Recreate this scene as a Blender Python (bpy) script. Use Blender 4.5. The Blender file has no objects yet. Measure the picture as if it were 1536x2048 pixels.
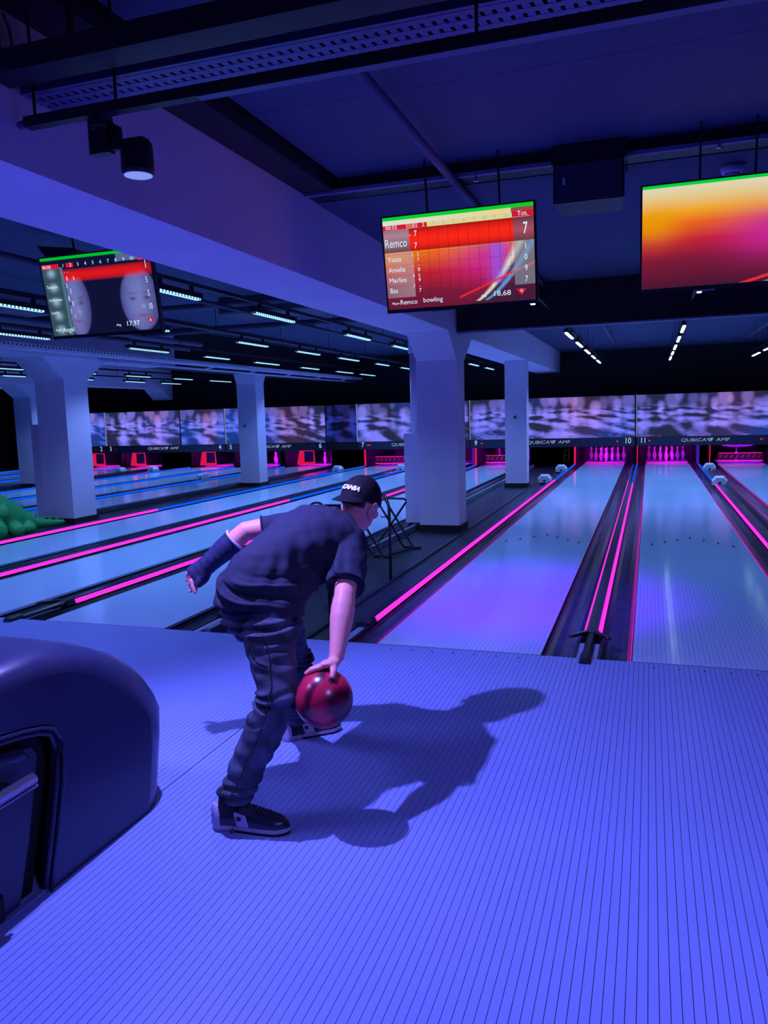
import bpy, bmesh, math, random
import numpy as np
from mathutils import Vector, Matrix, noise
random.seed(7)
C = bpy.context.scene.collection
sc = bpy.context.scene
PI = math.pi

# ------------------------------------------------------------------ camera
cam_d = bpy.data.cameras.new('camera'); cam = bpy.data.objects.new('camera', cam_d); C.objects.link(cam)
YAW, PITCH, ROLL = 0.3283, -0.1242, -0.0290
CP = Vector((0.0782, -4.7357, 1.5034))
Fv = Vector((-math.sin(YAW)*math.cos(PITCH), math.cos(YAW)*math.cos(PITCH), math.sin(PITCH)))
rv = Vector((math.cos(YAW), math.sin(YAW), 0)); uv_ = rv.cross(Fv)
cr, sr = math.cos(ROLL), math.sin(ROLL)
Rv = cr*rv + sr*uv_; Uv = -sr*rv + cr*uv_
cam.matrix_world = Matrix(((Rv.x, Uv.x, -Fv.x, CP.x), (Rv.y, Uv.y, -Fv.y, CP.y), (Rv.z, Uv.z, -Fv.z, CP.z), (0, 0, 0, 1)))
cam_d.sensor_fit = 'VERTICAL'; cam_d.sensor_height = 36.0; cam_d.lens = 36.0*1564.47/2048.0
cam_d.clip_start = 0.05; cam_d.clip_end = 100
sc.camera = cam
# ------------------------------------------------------------------ world, view
w = bpy.data.worlds.new('world'); sc.world = w; w.use_nodes = True
w.node_tree.nodes['Background'].inputs[0].default_value = (0.12, 0.13, 0.6, 1)
w.node_tree.nodes['Background'].inputs[1].default_value = 0.015
sc.view_settings.view_transform = 'Standard'; sc.view_settings.look = 'None'
sc.view_settings.gamma = 1; sc.view_settings.exposure = 0.0; sc.view_settings.use_curve_mapping = False
# ------------------------------------------------------------------ lamps of the hall
LAMPC = (0.30, 0.27, 1.0)
def lamp(name, kind, loc, energy, color, target=None, **kw):
    d = bpy.data.lights.new(name, kind); d.energy = energy; d.color = color
    for k, v in kw.items(): setattr(d, k, v)
    o = bpy.data.objects.new(name, d); C.objects.link(o); o.location = loc
    if target is not None:
        o.rotation_euler = (Vector(target)-Vector(loc)).to_track_quat('-Z', 'Y').to_euler()
    return o
# the track spot that throws the bowler's shadow
lamp('track_spot_light', 'SPOT', (-1.792, -2.052, 2.420), 400, LAMPC, (-0.35, -2.35, 0), spot_size=math.radians(128), spot_blend=0.5, shadow_soft_size=0.022)
# more of the same blue floods further along the track, behind and right of the viewer
lamp('flood_right', 'AREA', (1.1, -4.1, 2.85), 30, LAMPC, (0.9, -2.6, 0), shape='DISK', size=0.9, spread=math.radians(115))
lamp('flood_left', 'AREA', (-3.5, -3.0, 2.85), 52, LAMPC, (-3.6, -2.2, 0), shape='DISK', size=0.9, spread=math.radians(115))
lamp('flood_far_left', 'AREA', (-7.2, -3.0, 2.85), 44, LAMPC, (-7.2, -1.0, 0), shape='DISK', size=0.9, spread=math.radians(115))
# violet lamp aimed at the head of lane 10, just in front of the bulkhead
lamp('violet_lane_spot', 'SPOT', (-0.95, 0.9, 2.95), 720, (0.22, 0.01, 1.0), (-1.0, 1.55, 0), spot_size=math.radians(62), spot_blend=0.9, shadow_soft_size=0.05)

# ------------------------------------------------------------------ materials
MATS = {}
def mat(name, col, rough=0.6, metal=0.0, spec=0.5, emit=None, es=0.0, bump=None, vary=None, coat=0.0):
    if name in MATS: return MATS[name]
    m = bpy.data.materials.new(name); m.use_nodes = True; nt = m.node_tree; b = nt.nodes['Principled BSDF']
    b.inputs['Base Color'].default_value = (*col, 1); b.inputs['Roughness'].default_value = rough
    b.inputs['Metallic'].default_value = metal; b.inputs['Specular IOR Level'].default_value = spec
    if coat: b.inputs['Coat Weight'].default_value = coat; b.inputs['Coat Roughness'].default_value = 0.08
    if emit: b.inputs['Emission Color'].default_value = (*emit, 1); b.inputs['Emission Strength'].default_value = es
    tc = nt.nodes.new('ShaderNodeTexCoord')
    if vary:                                     # (scale, amount): slow tonal variation
        n = nt.nodes.new('ShaderNodeTexNoise'); n.inputs['Scale'].default_value = vary[0]; n.inputs['Detail'].default_value = 4
        nt.links.new(tc.outputs['Object'], n.inputs['Vector'])
        r = nt.nodes.new('ShaderNodeValToRGB'); a = vary[1]
        r.color_ramp.elements[0].color = (*[c*(1-a) for c in col], 1); r.color_ramp.elements[1].color = (*[min(1, c*(1+a)) for c in col], 1)
        r.color_ramp.elements[0].position = 0.3; r.color_ramp.elements[1].position = 0.7
        nt.links.new(n.outputs['Fac'], r.inputs['Fac']); nt.links.new(r.outputs['Color'], b.inputs['Base Color'])
    if bump:                                     # (scale, strength, distance)
        n = nt.nodes.new('ShaderNodeTexNoise'); n.inputs['Scale'].default_value = bump[0]; n.inputs['Detail'].default_value = 5
        nt.links.new(tc.outputs['Object'], n.inputs['Vector'])
        bp = nt.nodes.new('ShaderNodeBump'); bp.inputs['Strength'].default_value = bump[1]; bp.inputs['Distance'].default_value = bump[2]
        nt.links.new(n.outputs['Fac'], bp.inputs['Height']); nt.links.new(bp.outputs['Normal'], b.inputs['Normal'])
    MATS[name] = m; return m
def emis(name, col, s):
    if name in MATS: return MATS[name]
    m = bpy.data.materials.new(name); m.use_nodes = True; nt = m.node_tree; nt.nodes.clear()
    e = nt.nodes.new('ShaderNodeEmission'); o = nt.nodes.new('ShaderNodeOutputMaterial')
    e.inputs[0].default_value = (*col, 1); e.inputs[1].default_value = s
    nt.links.new(e.outputs[0], o.inputs[0]); MATS[name] = m; return m
def striped_emis(name, col, s, per, axis=1, lo=0.35):
    """LED strip: bright cells with darker joints along an axis (object space)."""
    m = emis(name, col, s); nt = m.node_tree; e = nt.nodes['Emission']
    tc = nt.nodes.new('ShaderNodeTexCoord'); sx = nt.nodes.new('ShaderNodeSeparateXYZ')
    nt.links.new(tc.outputs['Object'], sx.inputs[0])
    mu = nt.nodes.new('ShaderNodeMath'); mu.operation = 'MULTIPLY'; mu.inputs[1].default_value = 1/per
    nt.links.new(sx.outputs[axis], mu.inputs[0])
    fr = nt.nodes.new('ShaderNodeMath'); fr.operation = 'FRACT'; nt.links.new(mu.outputs[0], fr.inputs[0])
    gt = nt.nodes.new('ShaderNodeMath'); gt.operation = 'GREATER_THAN'; gt.inputs[1].default_value = 0.36; nt.links.new(fr.outputs[0], gt.inputs[0])
    mr = nt.nodes.new('ShaderNodeMapRange'); mr.inputs['To Min'].default_value = lo*s; mr.inputs['To Max'].default_value = s
    nt.links.new(gt.outputs[0], mr.inputs['Value']); nt.links.new(mr.outputs[0], e.inputs[1]); return m
def attr_emis(name, s):
    m = bpy.data.materials.new(name); m.use_nodes = True; nt = m.node_tree; nt.nodes.clear()
    a = nt.nodes.new('ShaderNodeVertexColor'); a.layer_name = 'Col'
    e = nt.nodes.new('ShaderNodeEmission'); o = nt.nodes.new('ShaderNodeOutputMaterial')
    e.inputs[1].default_value = s; nt.links.new(a.outputs[0], e.inputs[0]); nt.links.new(e.outputs[0], o.inputs[0])
    MATS[name] = m; return m
def board_mat(name, col, dark, pitch, x0, rough=0.2, line=0.07):
    """Lane surface too far off to pick boards apart: fine board joints every `pitch` m."""
    m = mat(name, col, rough); nt = m.node_tree; b = nt.nodes['Principled BSDF']
    tc = nt.nodes.new('ShaderNodeTexCoord'); sx = nt.nodes.new('ShaderNodeSeparateXYZ'); nt.links.new(tc.outputs['Object'], sx.inputs[0])
    a = nt.nodes.new('ShaderNodeMath'); a.operation = 'SUBTRACT'; a.inputs[1].default_value = x0; nt.links.new(sx.outputs[0], a.inputs[0])
    mu = nt.nodes.new('ShaderNodeMath'); mu.operation = 'MULTIPLY'; mu.inputs[1].default_value = 1/pitch; nt.links.new(a.outputs[0], mu.inputs[0])
    fr = nt.nodes.new('ShaderNodeMath'); fr.operation = 'FRACT'; nt.links.new(mu.outputs[0], fr.inputs[0])
    lt = nt.nodes.new('ShaderNodeMath'); lt.operation = 'LESS_THAN'; lt.inputs[1].default_value = line; nt.links.new(fr.outputs[0], lt.inputs[0])
    mx = nt.nodes.new('ShaderNodeMix'); mx.data_type = 'RGBA'; mx.inputs[6].default_value = (*col, 1); mx.inputs[7].default_value = (*dark, 1)
    nt.links.new(lt.outputs[0], mx.inputs[0]); nt.links.new(mx.outputs[2], b.inputs['Base Color']); return m

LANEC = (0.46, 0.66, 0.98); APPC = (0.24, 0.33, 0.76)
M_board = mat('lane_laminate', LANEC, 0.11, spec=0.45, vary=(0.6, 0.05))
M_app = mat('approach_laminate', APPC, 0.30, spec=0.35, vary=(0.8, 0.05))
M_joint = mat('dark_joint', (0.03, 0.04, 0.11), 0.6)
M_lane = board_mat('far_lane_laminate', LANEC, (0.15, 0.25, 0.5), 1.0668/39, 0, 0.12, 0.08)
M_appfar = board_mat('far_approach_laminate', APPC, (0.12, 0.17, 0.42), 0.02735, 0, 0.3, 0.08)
M_black = mat('black_plastic', (0.012, 0.013, 0.025), 0.35)
M_blackm = mat('black_matt', (0.006, 0.006, 0.012), 0.8)
M_gutter = mat('gutter_grey', (0.035, 0.045, 0.085), 0.16, spec=0.8, vary=(9, 0.3))
M_cover = mat('dark_cover', (0.014, 0.016, 0.036), 0.22, spec=0.6, vary=(3, 0.25))
M_walk = mat('dark_walkway', (0.013, 0.017, 0.036), 0.3, vary=(2, 0.15))
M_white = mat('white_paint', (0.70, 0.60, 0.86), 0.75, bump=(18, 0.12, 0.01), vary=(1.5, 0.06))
M_ceil = mat('navy_ceiling', (0.052, 0.070, 0.17), 0.85, bump=(30, 0.15, 0.01))
M_dark = mat('dark_steel', (0.008, 0.008, 0.018), 0.5)
M_pipe = mat('painted_pipe', (0.12, 0.10, 0.22), 0.6)
M_mag = striped_emis('magenta_led', (1.0, 0.035, 0.80), 1.5, 0.03)
M_magthin = emis('magenta_edge_glow', (0.75, 0.02, 0.55), 0.7)  # emissive line set along the lane edges
M_blue = emis('blue_led', (0.0, 0.09, 1.0), 1.25)
M_bar = striped_emis('cool_led_bar', (0.30, 0.66, 1.0), 2.0, 0.048, lo=0.04)
M_barw = emis('white_led_bar', (0.60, 0.95, 1.0), 3.0)

# ------------------------------------------------------------------ mesh helpers
class MB:
    def __init__(s): s.v = []; s.f = []
    def add(s, vs, fs):
        n = len(s.v); s.v += [tuple(v) for v in vs]; s.f += [tuple(n+i for i in f) for f in fs]; return s
    def box(s, x0, x1, y0, y1, z0, z1, bev=0):
        if bev:
            b = bev; vs = []; fs = []
            for z, k in ((z0, b), (z0+b, 0), (z1-b, 0), (z1, b)):
                vs += [(x0+k+b*(k == 0), y0+k, z)] if False else [
                    (x0+b+k*.7, y0+k, z), (x1-b-k*.7, y0+k, z), (x1-k, y0+b+k*.7, z), (x1-k, y1-b-k*.7, z),
                    (x1-b-k*.7, y1-k, z), (x0+b+k*.7, y1-k, z), (x0+k, y1-b-k*.7, z), (x0+k, y0+b+k*.7, z)]
            for r in range(3):
                for i in range(8): j = (i+1) % 8; fs.append((r*8+i, r*8+j, r*8+8+j, r*8+8+i))
            fs.append(tuple(range(7, -1, -1))); fs.append(tuple(range(24, 32)))
            return s.add(vs, fs)
        return s.add([(x0, y0, z0), (x1, y0, z0), (x1, y1, z0), (x0, y1, z0), (x0, y0, z1), (x1, y0, z1), (x1, y1, z1), (x0, y1, z1)],
                     [(0, 3, 2, 1), (4, 5, 6, 7), (0, 1, 5, 4), (1, 2, 6, 5), (2, 3, 7, 6), (3, 0, 4, 7)])
    def prism(s, pts, axis, a, b):
        """closed polygon pts (2-D) extruded along axis 0/1/2 from a to b"""
        def mk(p, t):
            return {0: (t, p[0], p[1]), 1: (p[0], t, p[1]), 2: (p[0], p[1], t)}[axis]
        n = len(pts); vs = [mk(p, a) for p in pts]+[mk(p, b) for p in pts]
        fs = [(i, (i+1) % n, n+(i+1) % n, n+i) for i in range(n)]+[tuple(range(n-1, -1, -1)), tuple(range(n, 2*n))]
        return s.add(vs, fs)
    def tube(s, pts, rad, n=10, ref=(0, 0, 1), cap=True):
        """pts: list of centres; rad: number, list of numbers or list of (a,b) for elliptic rings"""
        P = [Vector(p) for p in pts]; vs = []; N = len(P)
        up = Vector(ref)
        for i, p in enumerate(P):
            t = (P[min(i+1, N-1)]-P[max(i-1, 0)]).normalized()
            r_ = up[i] if isinstance(up, list) else up
            x = r_.cross(t)
            if x.length < 1e-4: x = Vector((1, 0, 0)).cross(t)
            if x.length < 1e-4: x = Vector((0, 1, 0)).cross(t)
            x.normalize(); y = t.cross(x)
            r = rad[i] if isinstance(rad, (list, tuple)) else rad
            a, b = r if isinstance(r, (list, tuple)) else (r, r)
            for k in range(n):
                th = 2*PI*k/n; vs.append(p+x*(a*math.cos(th))+y*(b*math.sin(th)))
        fs = [(i*n+k, i*n+(k+1) % n, (i+1)*n+(k+1) % n, (i+1)*n+k) for i in range(N-1) for k in range(n)]
        if cap: fs += [tuple(range(n-1, -1, -1)), tuple(range((N-1)*n, N*n))]
        return s.add(vs, fs)
    def ellipsoid(s, c, r, M=None, nu=20, nv=12):
        c = Vector(c); vs = []; fs = []
        for j in range(nv+1):
            ph = PI*j/nv
            for i in range(nu):
                th = 2*PI*i/nu
                q = Vector((r[0]*math.sin(ph)*math.cos(th), r[1]*math.sin(ph)*math.sin(th), r[2]*math.cos(ph)))
                vs.append(c+(M @ q if M else q))
        for j in range(nv):
            for i in range(nu):
                a = j*nu+i; b = j*nu+(i+1) % nu; fs.append((a, a+nu, b+nu, b))
        return s.add(vs, fs)
    def lathe(s, prof, c=(0, 0, 0), n=16, axis='z'):
        vs = []; N = len(prof)
        for r, h in prof:
            for k in range(n):
                th = 2*PI*k/n; a, b = r*math.cos(th), r*math.sin(th)
                q = (a, b, h) if axis == 'z' else ((h, a, b) if axis == 'x' else (a, h, b))
                vs.append((c[0]+q[0], c[1]+q[1], c[2]+q[2]))
        fs = [(i*n+k, i*n+(k+1) % n, (i+1)*n+(k+1) % n, (i+1)*n+k) for i in range(N-1) for k in range(n)]
        fs += [tuple(range(n-1, -1, -1)), tuple(range((N-1)*n, N*n))]
        return s.add(vs, fs)
    def mesh(s, name, off=(0, 0, 0), clean=True):
        me = bpy.data.meshes.new(name); o = Vector(off)
        me.from_pydata([tuple(Vector(v)-o) for v in s.v], [], s.f)
        if clean:
            bm = bmesh.new(); bm.from_mesh(me); bmesh.ops.remove_doubles(bm, verts=bm.verts, dist=1e-6)
            bmesh.ops.recalc_face_normals(bm, faces=bm.faces); bm.to_mesh(me); bm.free()
        me.update(); return me
def root(name, label, cat, loc=(0, 0, 0), group=None, rot=None):
    o = bpy.data.objects.new(name, None); C.objects.link(o); o.location = loc
    if rot: o.rotation_euler = rot
    o.empty_display_size = 0.1; o['label'] = label; o['category'] = cat
    if group: o['group'] = group
    return o
def off_of(p):
    o = Vector((0, 0, 0))
    while p is not None: o += p.location; p = p.parent
    return o
def part(name, mb, m, parent, smooth=False, label=None, local=False, kind=None):
    me = mb if isinstance(mb, bpy.types.Mesh) else mb.mesh(name, (0, 0, 0) if local or parent is None else off_of(parent))
    if m is not None and not me.materials: me.materials.append(m)
    if smooth:
        for p in me.polygons: p.use_smooth = True
    o = bpy.data.objects.new(name, me); C.objects.link(o)
    if parent is not None: o.parent = parent
    if label: o['label'] = label
    if kind: o['kind'] = kind
    return o
def struct(name, mb, m, smooth=False):
    o = part(name, mb, m, None, smooth); o['kind'] = 'structure'; return o
def thing(name, mb, m, label, cat, group=None, smooth=False):
    o = part(name, mb, m, None, smooth); o['label'] = label; o['category'] = cat
    if group: o['group'] = group
    return o
def inst(name, me, parent, loc=(0, 0, 0), label=None):
    o = bpy.data.objects.new(name, me); C.objects.link(o); o.parent = parent; o.location = loc
    if label: o['label'] = label
    return o
def copy_tree(o, parent=None):
    c = o.copy(); C.objects.link(c); c.parent = parent
    for ch in list(o.children): copy_tree(ch, c)
    return c
def evaluate(mesh, mods):
    o = bpy.data.objects.new('tmp', mesh); C.objects.link(o)
    for kind, kw in mods:
        md = o.modifiers.new(kind, kind)
        for k, v in kw.items(): setattr(md, k, v)
    dg = bpy.context.evaluated_depsgraph_get(); dg.update()
    me = bpy.data.meshes.new_from_object(o.evaluated_get(dg)); bpy.data.objects.remove(o); return me
def remesh(mb, name, voxel=0.008, smooth=6, off=(0, 0, 0)):
    me = mb.mesh(name, off, clean=False)
    me = evaluate(me, [('REMESH', dict(mode='VOXEL', voxel_size=voxel, use_smooth_shade=True)), ('SMOOTH', dict(factor=0.5, iterations=smooth))])
    me.name = name; return me
def text_mesh(s, size, align='CENTER', extrude=0.001, bold=0.0, sx=1.0, shear=0.0, space=1.0):
    cu = bpy.data.curves.new('t', 'FONT'); cu.body = s; cu.size = size; cu.align_x = align; cu.align_y = 'CENTER'
    cu.extrude = extrude; cu.offset = bold; cu.shear = shear; cu.space_character = space; cu.resolution_u = 3
    o = bpy.data.objects.new('t', cu); C.objects.link(o)
    dg = bpy.context.evaluated_depsgraph_get(); dg.update()
    me = bpy.data.meshes.new_from_object(o.evaluated_get(dg)); bpy.data.objects.remove(o)
    for v in me.vertices: v.co.x *= sx
    return me
def wall_text(name, s, size, loc, m, parent, **kw):
    """text standing in the XZ plane, read from -Y; loc is in the parent's own frame"""
    me = text_mesh(s, size, **kw)
    for v in me.vertices: v.co = Vector((v.co.x, -v.co.z, v.co.y))+Vector(loc)
    me.materials.clear(); me.materials.append(m)
    o = bpy.data.objects.new(name, me); C.objects.link(o); o.parent = parent; return o
def colour_grid(w_, h_, nx, nz, fn):
    """XZ grid (origin top-left, x right, z down negative) with a painted colour attribute"""
    vs = []; fs = []; cols = []
    for j in range(nz+1):
        for i in range(nx+1): vs.append((w_*i/nx, 0, -h_*j/nz)); cols.append(fn(i/nx, j/nz))
    for j in range(nz):
        for i in range(nx): a = j*(nx+1)+i; fs.append((a, a+nx+1, a+nx+2, a+1))
    me = bpy.data.meshes.new('grid'); me.from_pydata(vs, [], fs)
    ca = me.color_attributes.new('Col', 'FLOAT_COLOR', 'POINT')
    ca.data.foreach_set('color', [c for q in cols for c in (*q, 1.0)]); return me
def lin(r, g, b): return tuple(((c/255+0.055)/1.055)**2.4 if c > 10 else c/3295 for c in (r, g, b))
def mix(a, b, t): t = max(0, min(1, t)); return tuple(x*(1-t)+y*t for x, y in zip(a, b))

# ================================================================== ROOM
LW = 1.0668
# right edges (larger x) of lanes 1..12
RE = {12: 1.77+LW, 11: LW, 10: -0.54, 9: -3.26, 8: -4.86, 7: -6.58, 6: -9.16, 5: -10.87, 4: -12.47, 3: -15.12, 2: -16.73, 1: -18.46}
XL, XR = -21.0, 5.2
fl = struct('floor', MB().box(XL, XR, -7.0, 20.6, -0.30, -0.14), M_blackm)
ap_root = fl
# approach: base slab, boards near the viewer, plain slab further left
part('approach_slab', MB().box(-5.55, XR, -7.0, 0.0, -0.139, -0.006), M_joint, fl)
part('approach_slab', MB().box(XL, -5.55, -7.0, 0.0, -0.139, 0.0), M_appfar, fl)
BP = 0.02735
bw = MB().box(0, BP-0.0020, -6.9, -0.006, -0.0058, 0.0).mesh('board'); bw.materials.append(M_app)
nb = 0
x = -5.54
while x < 2.62:
    xx = x+(0.0035 if abs(x+1.78) < BP/2 else 0)
    inst('board', bw, fl, (xx, 0, 0)); x += BP; nb += 1
part('approach_slab', MB().box(x, XR, -7.0, -0.006, -0.0059, 0.0), M_appfar, fl)
dot = MB().lathe([(0.0085, 0.0), (0.008, 0.0006)], n=10).mesh('approach_dot'); dot.materials.append(M_joint)
for L, x0 in ((10, RE[10]-LW), (11, 0.0)):
    for k in range(7): inst('approach_dot', dot, fl, (x0+LW/2+(k-3)*0.137, -0.085, 0.0))

wl = struct('wall_back', MB().box(XL, XR, 17.45, 17.6, 1.75, 3.35), M_blackm)
struct('wall_left', MB().box(XL-0.2, XL, -7, 20.6, -0.3, 3.5), M_blackm)
struct('wall_right', MB().box(XR, XR+0.2, -7, 20.6, -0.3, 3.5), M_blackm)
struct('wall_front', MB().box(XL, XR, -7.2, -7.0, -0.3, 3.5), M_blackm)
struct('wall_pit', MB().box(XL, XR, 20.6, 20.8, -0.3, 2.2), M_blackm)
# ceiling: near field of panels (z 3.15), far field (z 3.05)
ce = struct('ceiling', MB().box(XL, XR, -7, 20.6, 3.20, 3.35), M_ceil)
for (x0, x1) in ((-2.0, -1.24), (-1.236, 1.2), (1.204, 3.6)):
    for (y0, y1) in ((-4.2, -2.404), (-2.4, -0.674), (-0.67, 0.63)):
        part('ceiling_panel', MB().box(x0, x1, y0, y1, 3.15, 3.199), M_ceil, ce)
part('ceiling_panel', MB().box(-2.255, XR, 0.78, 17.44, 3.05, 3.199), M_ceil, ce)
part('ceiling_panel', MB().box(-8.28, -2.905, -4, 6.0, 3.10, 3.199), M_ceil, ce)
struct('trim_1', MB().box(-2.255, XR, 0.60, 0.775, 3.055, 3.199), M_dark)       # black downstand across the hall
struct('trim_2', MB().box(-2.255, XR, 0.56, 0.60, 3.045, 3.07), mat('trim_edge', (0.2, 0.18, 0.36), 0.6))
struct('trim_3', MB().box(-2.258, -2.03, -4.0, 0.555, 3.06, 3.199), M_dark)     # dark box put in for the shaded band along the beam
# black bulkhead in front of the lanes 10-12, with its pale lower lip
bh = struct('wall_bulkhead', MB().box(-2.258, XR, 5.20, 5.32, 2.52, 3.049), M_blackm)
struct('trim_4', MB().box(-2.258, XR, 5.185, 5.33, 2.50, 2.519), mat('lip', (0.16, 0.15, 0.30), 0.6))
struct('trim_9', MB().box(XL, XR, 16.572, 20.4, 0.92, 0.95), M_blackm)          # unseen lid added to keep pit lamp glow off the ceiling
# ---- concrete beams along the lanes
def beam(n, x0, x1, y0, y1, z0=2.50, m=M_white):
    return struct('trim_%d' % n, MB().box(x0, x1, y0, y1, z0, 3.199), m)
beam(5, -2.90, -2.262, -4.5, 17.44)
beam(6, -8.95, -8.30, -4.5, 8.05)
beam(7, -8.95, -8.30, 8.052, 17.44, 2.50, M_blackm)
beam(8, -15.0, -14.35, 2.0, 17.05)
# ---- pillars
def pillar(x0, x1, y0, y1, label, haunch=(0.42, 0.5), side=None, hole=None, hz=2.17, zt=2.499):
    r = root('pillar', label, 'pillar', ((x0+x1)/2, (y0+y1)/2, -0.054))
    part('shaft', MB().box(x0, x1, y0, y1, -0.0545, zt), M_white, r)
    part('plinth', MB().box(x0-0.02, x1+0.02, y0-0.02, y1+0.02, -0.0545, 0.03), M_blackm, r, label='black foot of the pillar')
    if haunch[0]: part('haunch', MB().prism([(y0, hz), (y0, zt), (y0-haunch[0], zt)], 0, x0, x1), M_white, r)
    if haunch[1]: part('haunch', MB().prism([(y1, hz), (y1+haunch[1], zt), (y1, zt)], 0, x0, x1), M_white, r)
    if side:
        a, b, c, d, zz = side
        part('casing', MB().box(a, b, c, d, 0.032, zz), M_white, r, label='boxed casing on the side of the pillar')
        part('pipe', MB().tube([((a+b)/2+0.02, (c+d)/2, zz), ((a+b)/2+0.02, (c+d)/2, 2.30)], 0.07, 16).tube([((a+b)/2+0.02, (c+d)/2, 2.30), ((a+b)/2+0.02, (c+d)/2, 2.48)], 0.082, 16), M_white, r, True, label='round downpipe above the casing')
    if hole:
        hx, hzz = hole
        rim = part('socket', MB().lathe([(0.0, -0.012), (0.032, -0.012), (0.034, 0.0), (0.030, 0.002)], (hx, y0-0.001, hzz), 18, 'y'), M_black, r, True, label='small round black socket')
        part('glint', MB().lathe([(0.0, -0.014), (0.012, -0.014), (0.012, -0.012)], (hx+0.014, y0-0.001, hzz), 12, 'y'), mat('socket_glint', (0.5, 0.5, 0.8), 0.4), rim)  # pale disc painted in as a highlight on the socket
    return r
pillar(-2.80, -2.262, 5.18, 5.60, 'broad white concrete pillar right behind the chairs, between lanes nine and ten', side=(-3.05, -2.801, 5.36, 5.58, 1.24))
pillar(-2.70, -2.262, 11.20, 11.48, 'narrow white pillar with a round socket, standing right of the broad one by lane ten', haunch=(0, 0), hole=(-2.49, 1.37))
pillar(-8.95, -8.40, 5.17, 5.70, 'white pillar at the left beside the green ramp figure', side=(-9.22, -8.951, 5.30, 5.65, 1.5))
pillar(-8.82, -8.34, 11.25, 11.65, 'white pillar with a round socket between lanes six and seven', haunch=(0.12, 0.12), hole=(-8.66, 1.33), hz=2.28)
pillar(-14.95, -14.42, 10.98, 11.45, 'farthest left white pillar, half hidden behind the left pillar', haunch=(0.5, 0.4))
part('haunch', MB().prism([(16.45, 2.499), (17.05, 2.499), (17.05, 2.16), (16.92, 2.16)], 0, -15.0, -14.35), M_white, bpy.data.objects['trim_8'])

# ================================================================== LANES
def rail_profile(xc, side, w2=0.045, zt=0.018):
    return [(xc-w2, -0.06), (xc+w2, -0.06), (xc+w2*0.5, zt), (xc-w2*0.5, zt)]
brd = MB().box(0, LW/39-0.0014, 0.012, 18.2, -0.0035, 0.0).mesh('board'); brd.materials.append(M_board)
arrow = MB().prism([(-0.014, 0), (0.014, 0), (0.0, 0.15)], 2, 0.0, 0.0007).mesh('arrow'); arrow.materials.append(M_blackm)
lane_where = {1: 'the leftmost lane, nearest the left wall', 2: 'second lane from the left', 3: 'third lane, left of the farthest pillar row', 4: 'fourth lane, right of the farthest pillar', 5: 'fifth lane, under the sign reading five', 6: 'sixth lane, with blue light strip, left of the socketed pillar',
              7: 'seventh lane, magenta strip turning blue, right of the green figure', 8: 'eighth lane, crossing behind the bowler\'s cast arm',
              9: 'ninth lane, behind the bowler and in front of the folding frames', 10: 'tenth lane, violet lit, straight past the bowler\'s ball', 11: 'eleventh lane, pale blue, right of the double light strips', 12: 'twelfth lane at the right edge of the picture'}
for L in range(1, 13):
    x1 = RE[L]; x0 = x1-LW
    r = root('bowling_lane', 'glossy pale bowling lane: '+lane_where[L], 'bowling lane', (x0, 0, 0), 'bowling lanes')
    if L in (10, 11):
        part('lane_bed', MB().box(x0, x1, 0.012, 19.3, -0.12, -0.0036), M_joint, r)
        for k in range(39): inst('board', brd, r, (k*LW/39, 0, 0))
        part('pin_deck', MB().box(x0, x1, 18.2, 19.3, -0.0035, 0.0), M_board, r)
    else:
        me = MB().box(x0, x1, 0.012, 19.3, -0.12, 0.0)
        part('lane_bed', me, M_lane, r)
    if L >= 9:
        for k in range(-3, 4):
            inst('arrow', arrow, r, (LW/2+k*0.137, 4.70-0.17*abs(k), 0.0))
    for side in (0, 1):                                   # half-round gutters
        gx0, gx1 = (x0-0.205, x0-0.001) if side == 0 else (x1+0.001, x1+0.205)
        mb = MB(); n = 7; prof = []
        for i in range(n+1):
            th = PI*i/n; prof.append(((gx0+gx1)/2-0.102*math.cos(th), -0.035-0.055*math.sin(th)))
        prof = [(gx0, -0.02)]+prof+[(gx1, -0.02)]; prof += [(gx1, -0.12), (gx0, -0.12)]
        m2 = MB().prism(prof, 1, 0.012, 18.9)
        part('gutter', m2, M_gutter, r)
    if L in (10, 11, 12):
        part('edge_glow', MB().box(x0-0.014, x0-0.008, 0.12 if L == 10 else 0.05, 17.2, -0.019, -0.010), M_magthin, r, label='thin magenta line of light along the lane edge')
    if L == 11:
        part('edge_glow', MB().box(x1+0.008, x1+0.014, 0.4, 17.2, -0.019, -0.010), M_magthin, r, label='thin magenta line of light along the lane edge')
NW = ['zero', 'one', 'two', 'three', 'four', 'five', 'six', 'seven', 'eight', 'nine', 'ten', 'eleven', 'twelve']
# ---- bumper rails with LED strips
swit = {12: 11.5, 11: 11.5, 10: 12.3, 9: 10.5, 8: 8.2, 7: 6.6, 6: 0, 5: 0, 4: 0, 3: 0, 2: 0, 1: 0}
def strip(parent, xs, zs, L, y0=0.6, y1=16.9):
    """xs/zs: low outer and high inner corner of the sloping lens"""
    (xa, za), (xb, zb) = xs, zs
    xa, za, xb, zb = xa+(xb-xa)*0.18, za+(zb-za)*0.18, xa+(xb-xa)*0.84, za+(zb-za)*0.84
    d = Vector((xb-xa, 0, zb-za)); n = Vector((d.z, 0, -d.x)).normalized()
    if n.z < 0: n = -n
    q = [(xa, za), (xb, zb), (xb+n.x*0.004, zb+n.z*0.004), (xa+n.x*0.004, za+n.z*0.004)]
    s = swit[L]
    if s > y0: part('light_strip', MB().prism(q, 1, y0, s), M_mag, parent, label='glowing magenta light strip')
    part('light_strip', MB().prism(q, 1, max(s, y0), y1), M_blue, parent, label='glowing blue light strip')
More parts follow.
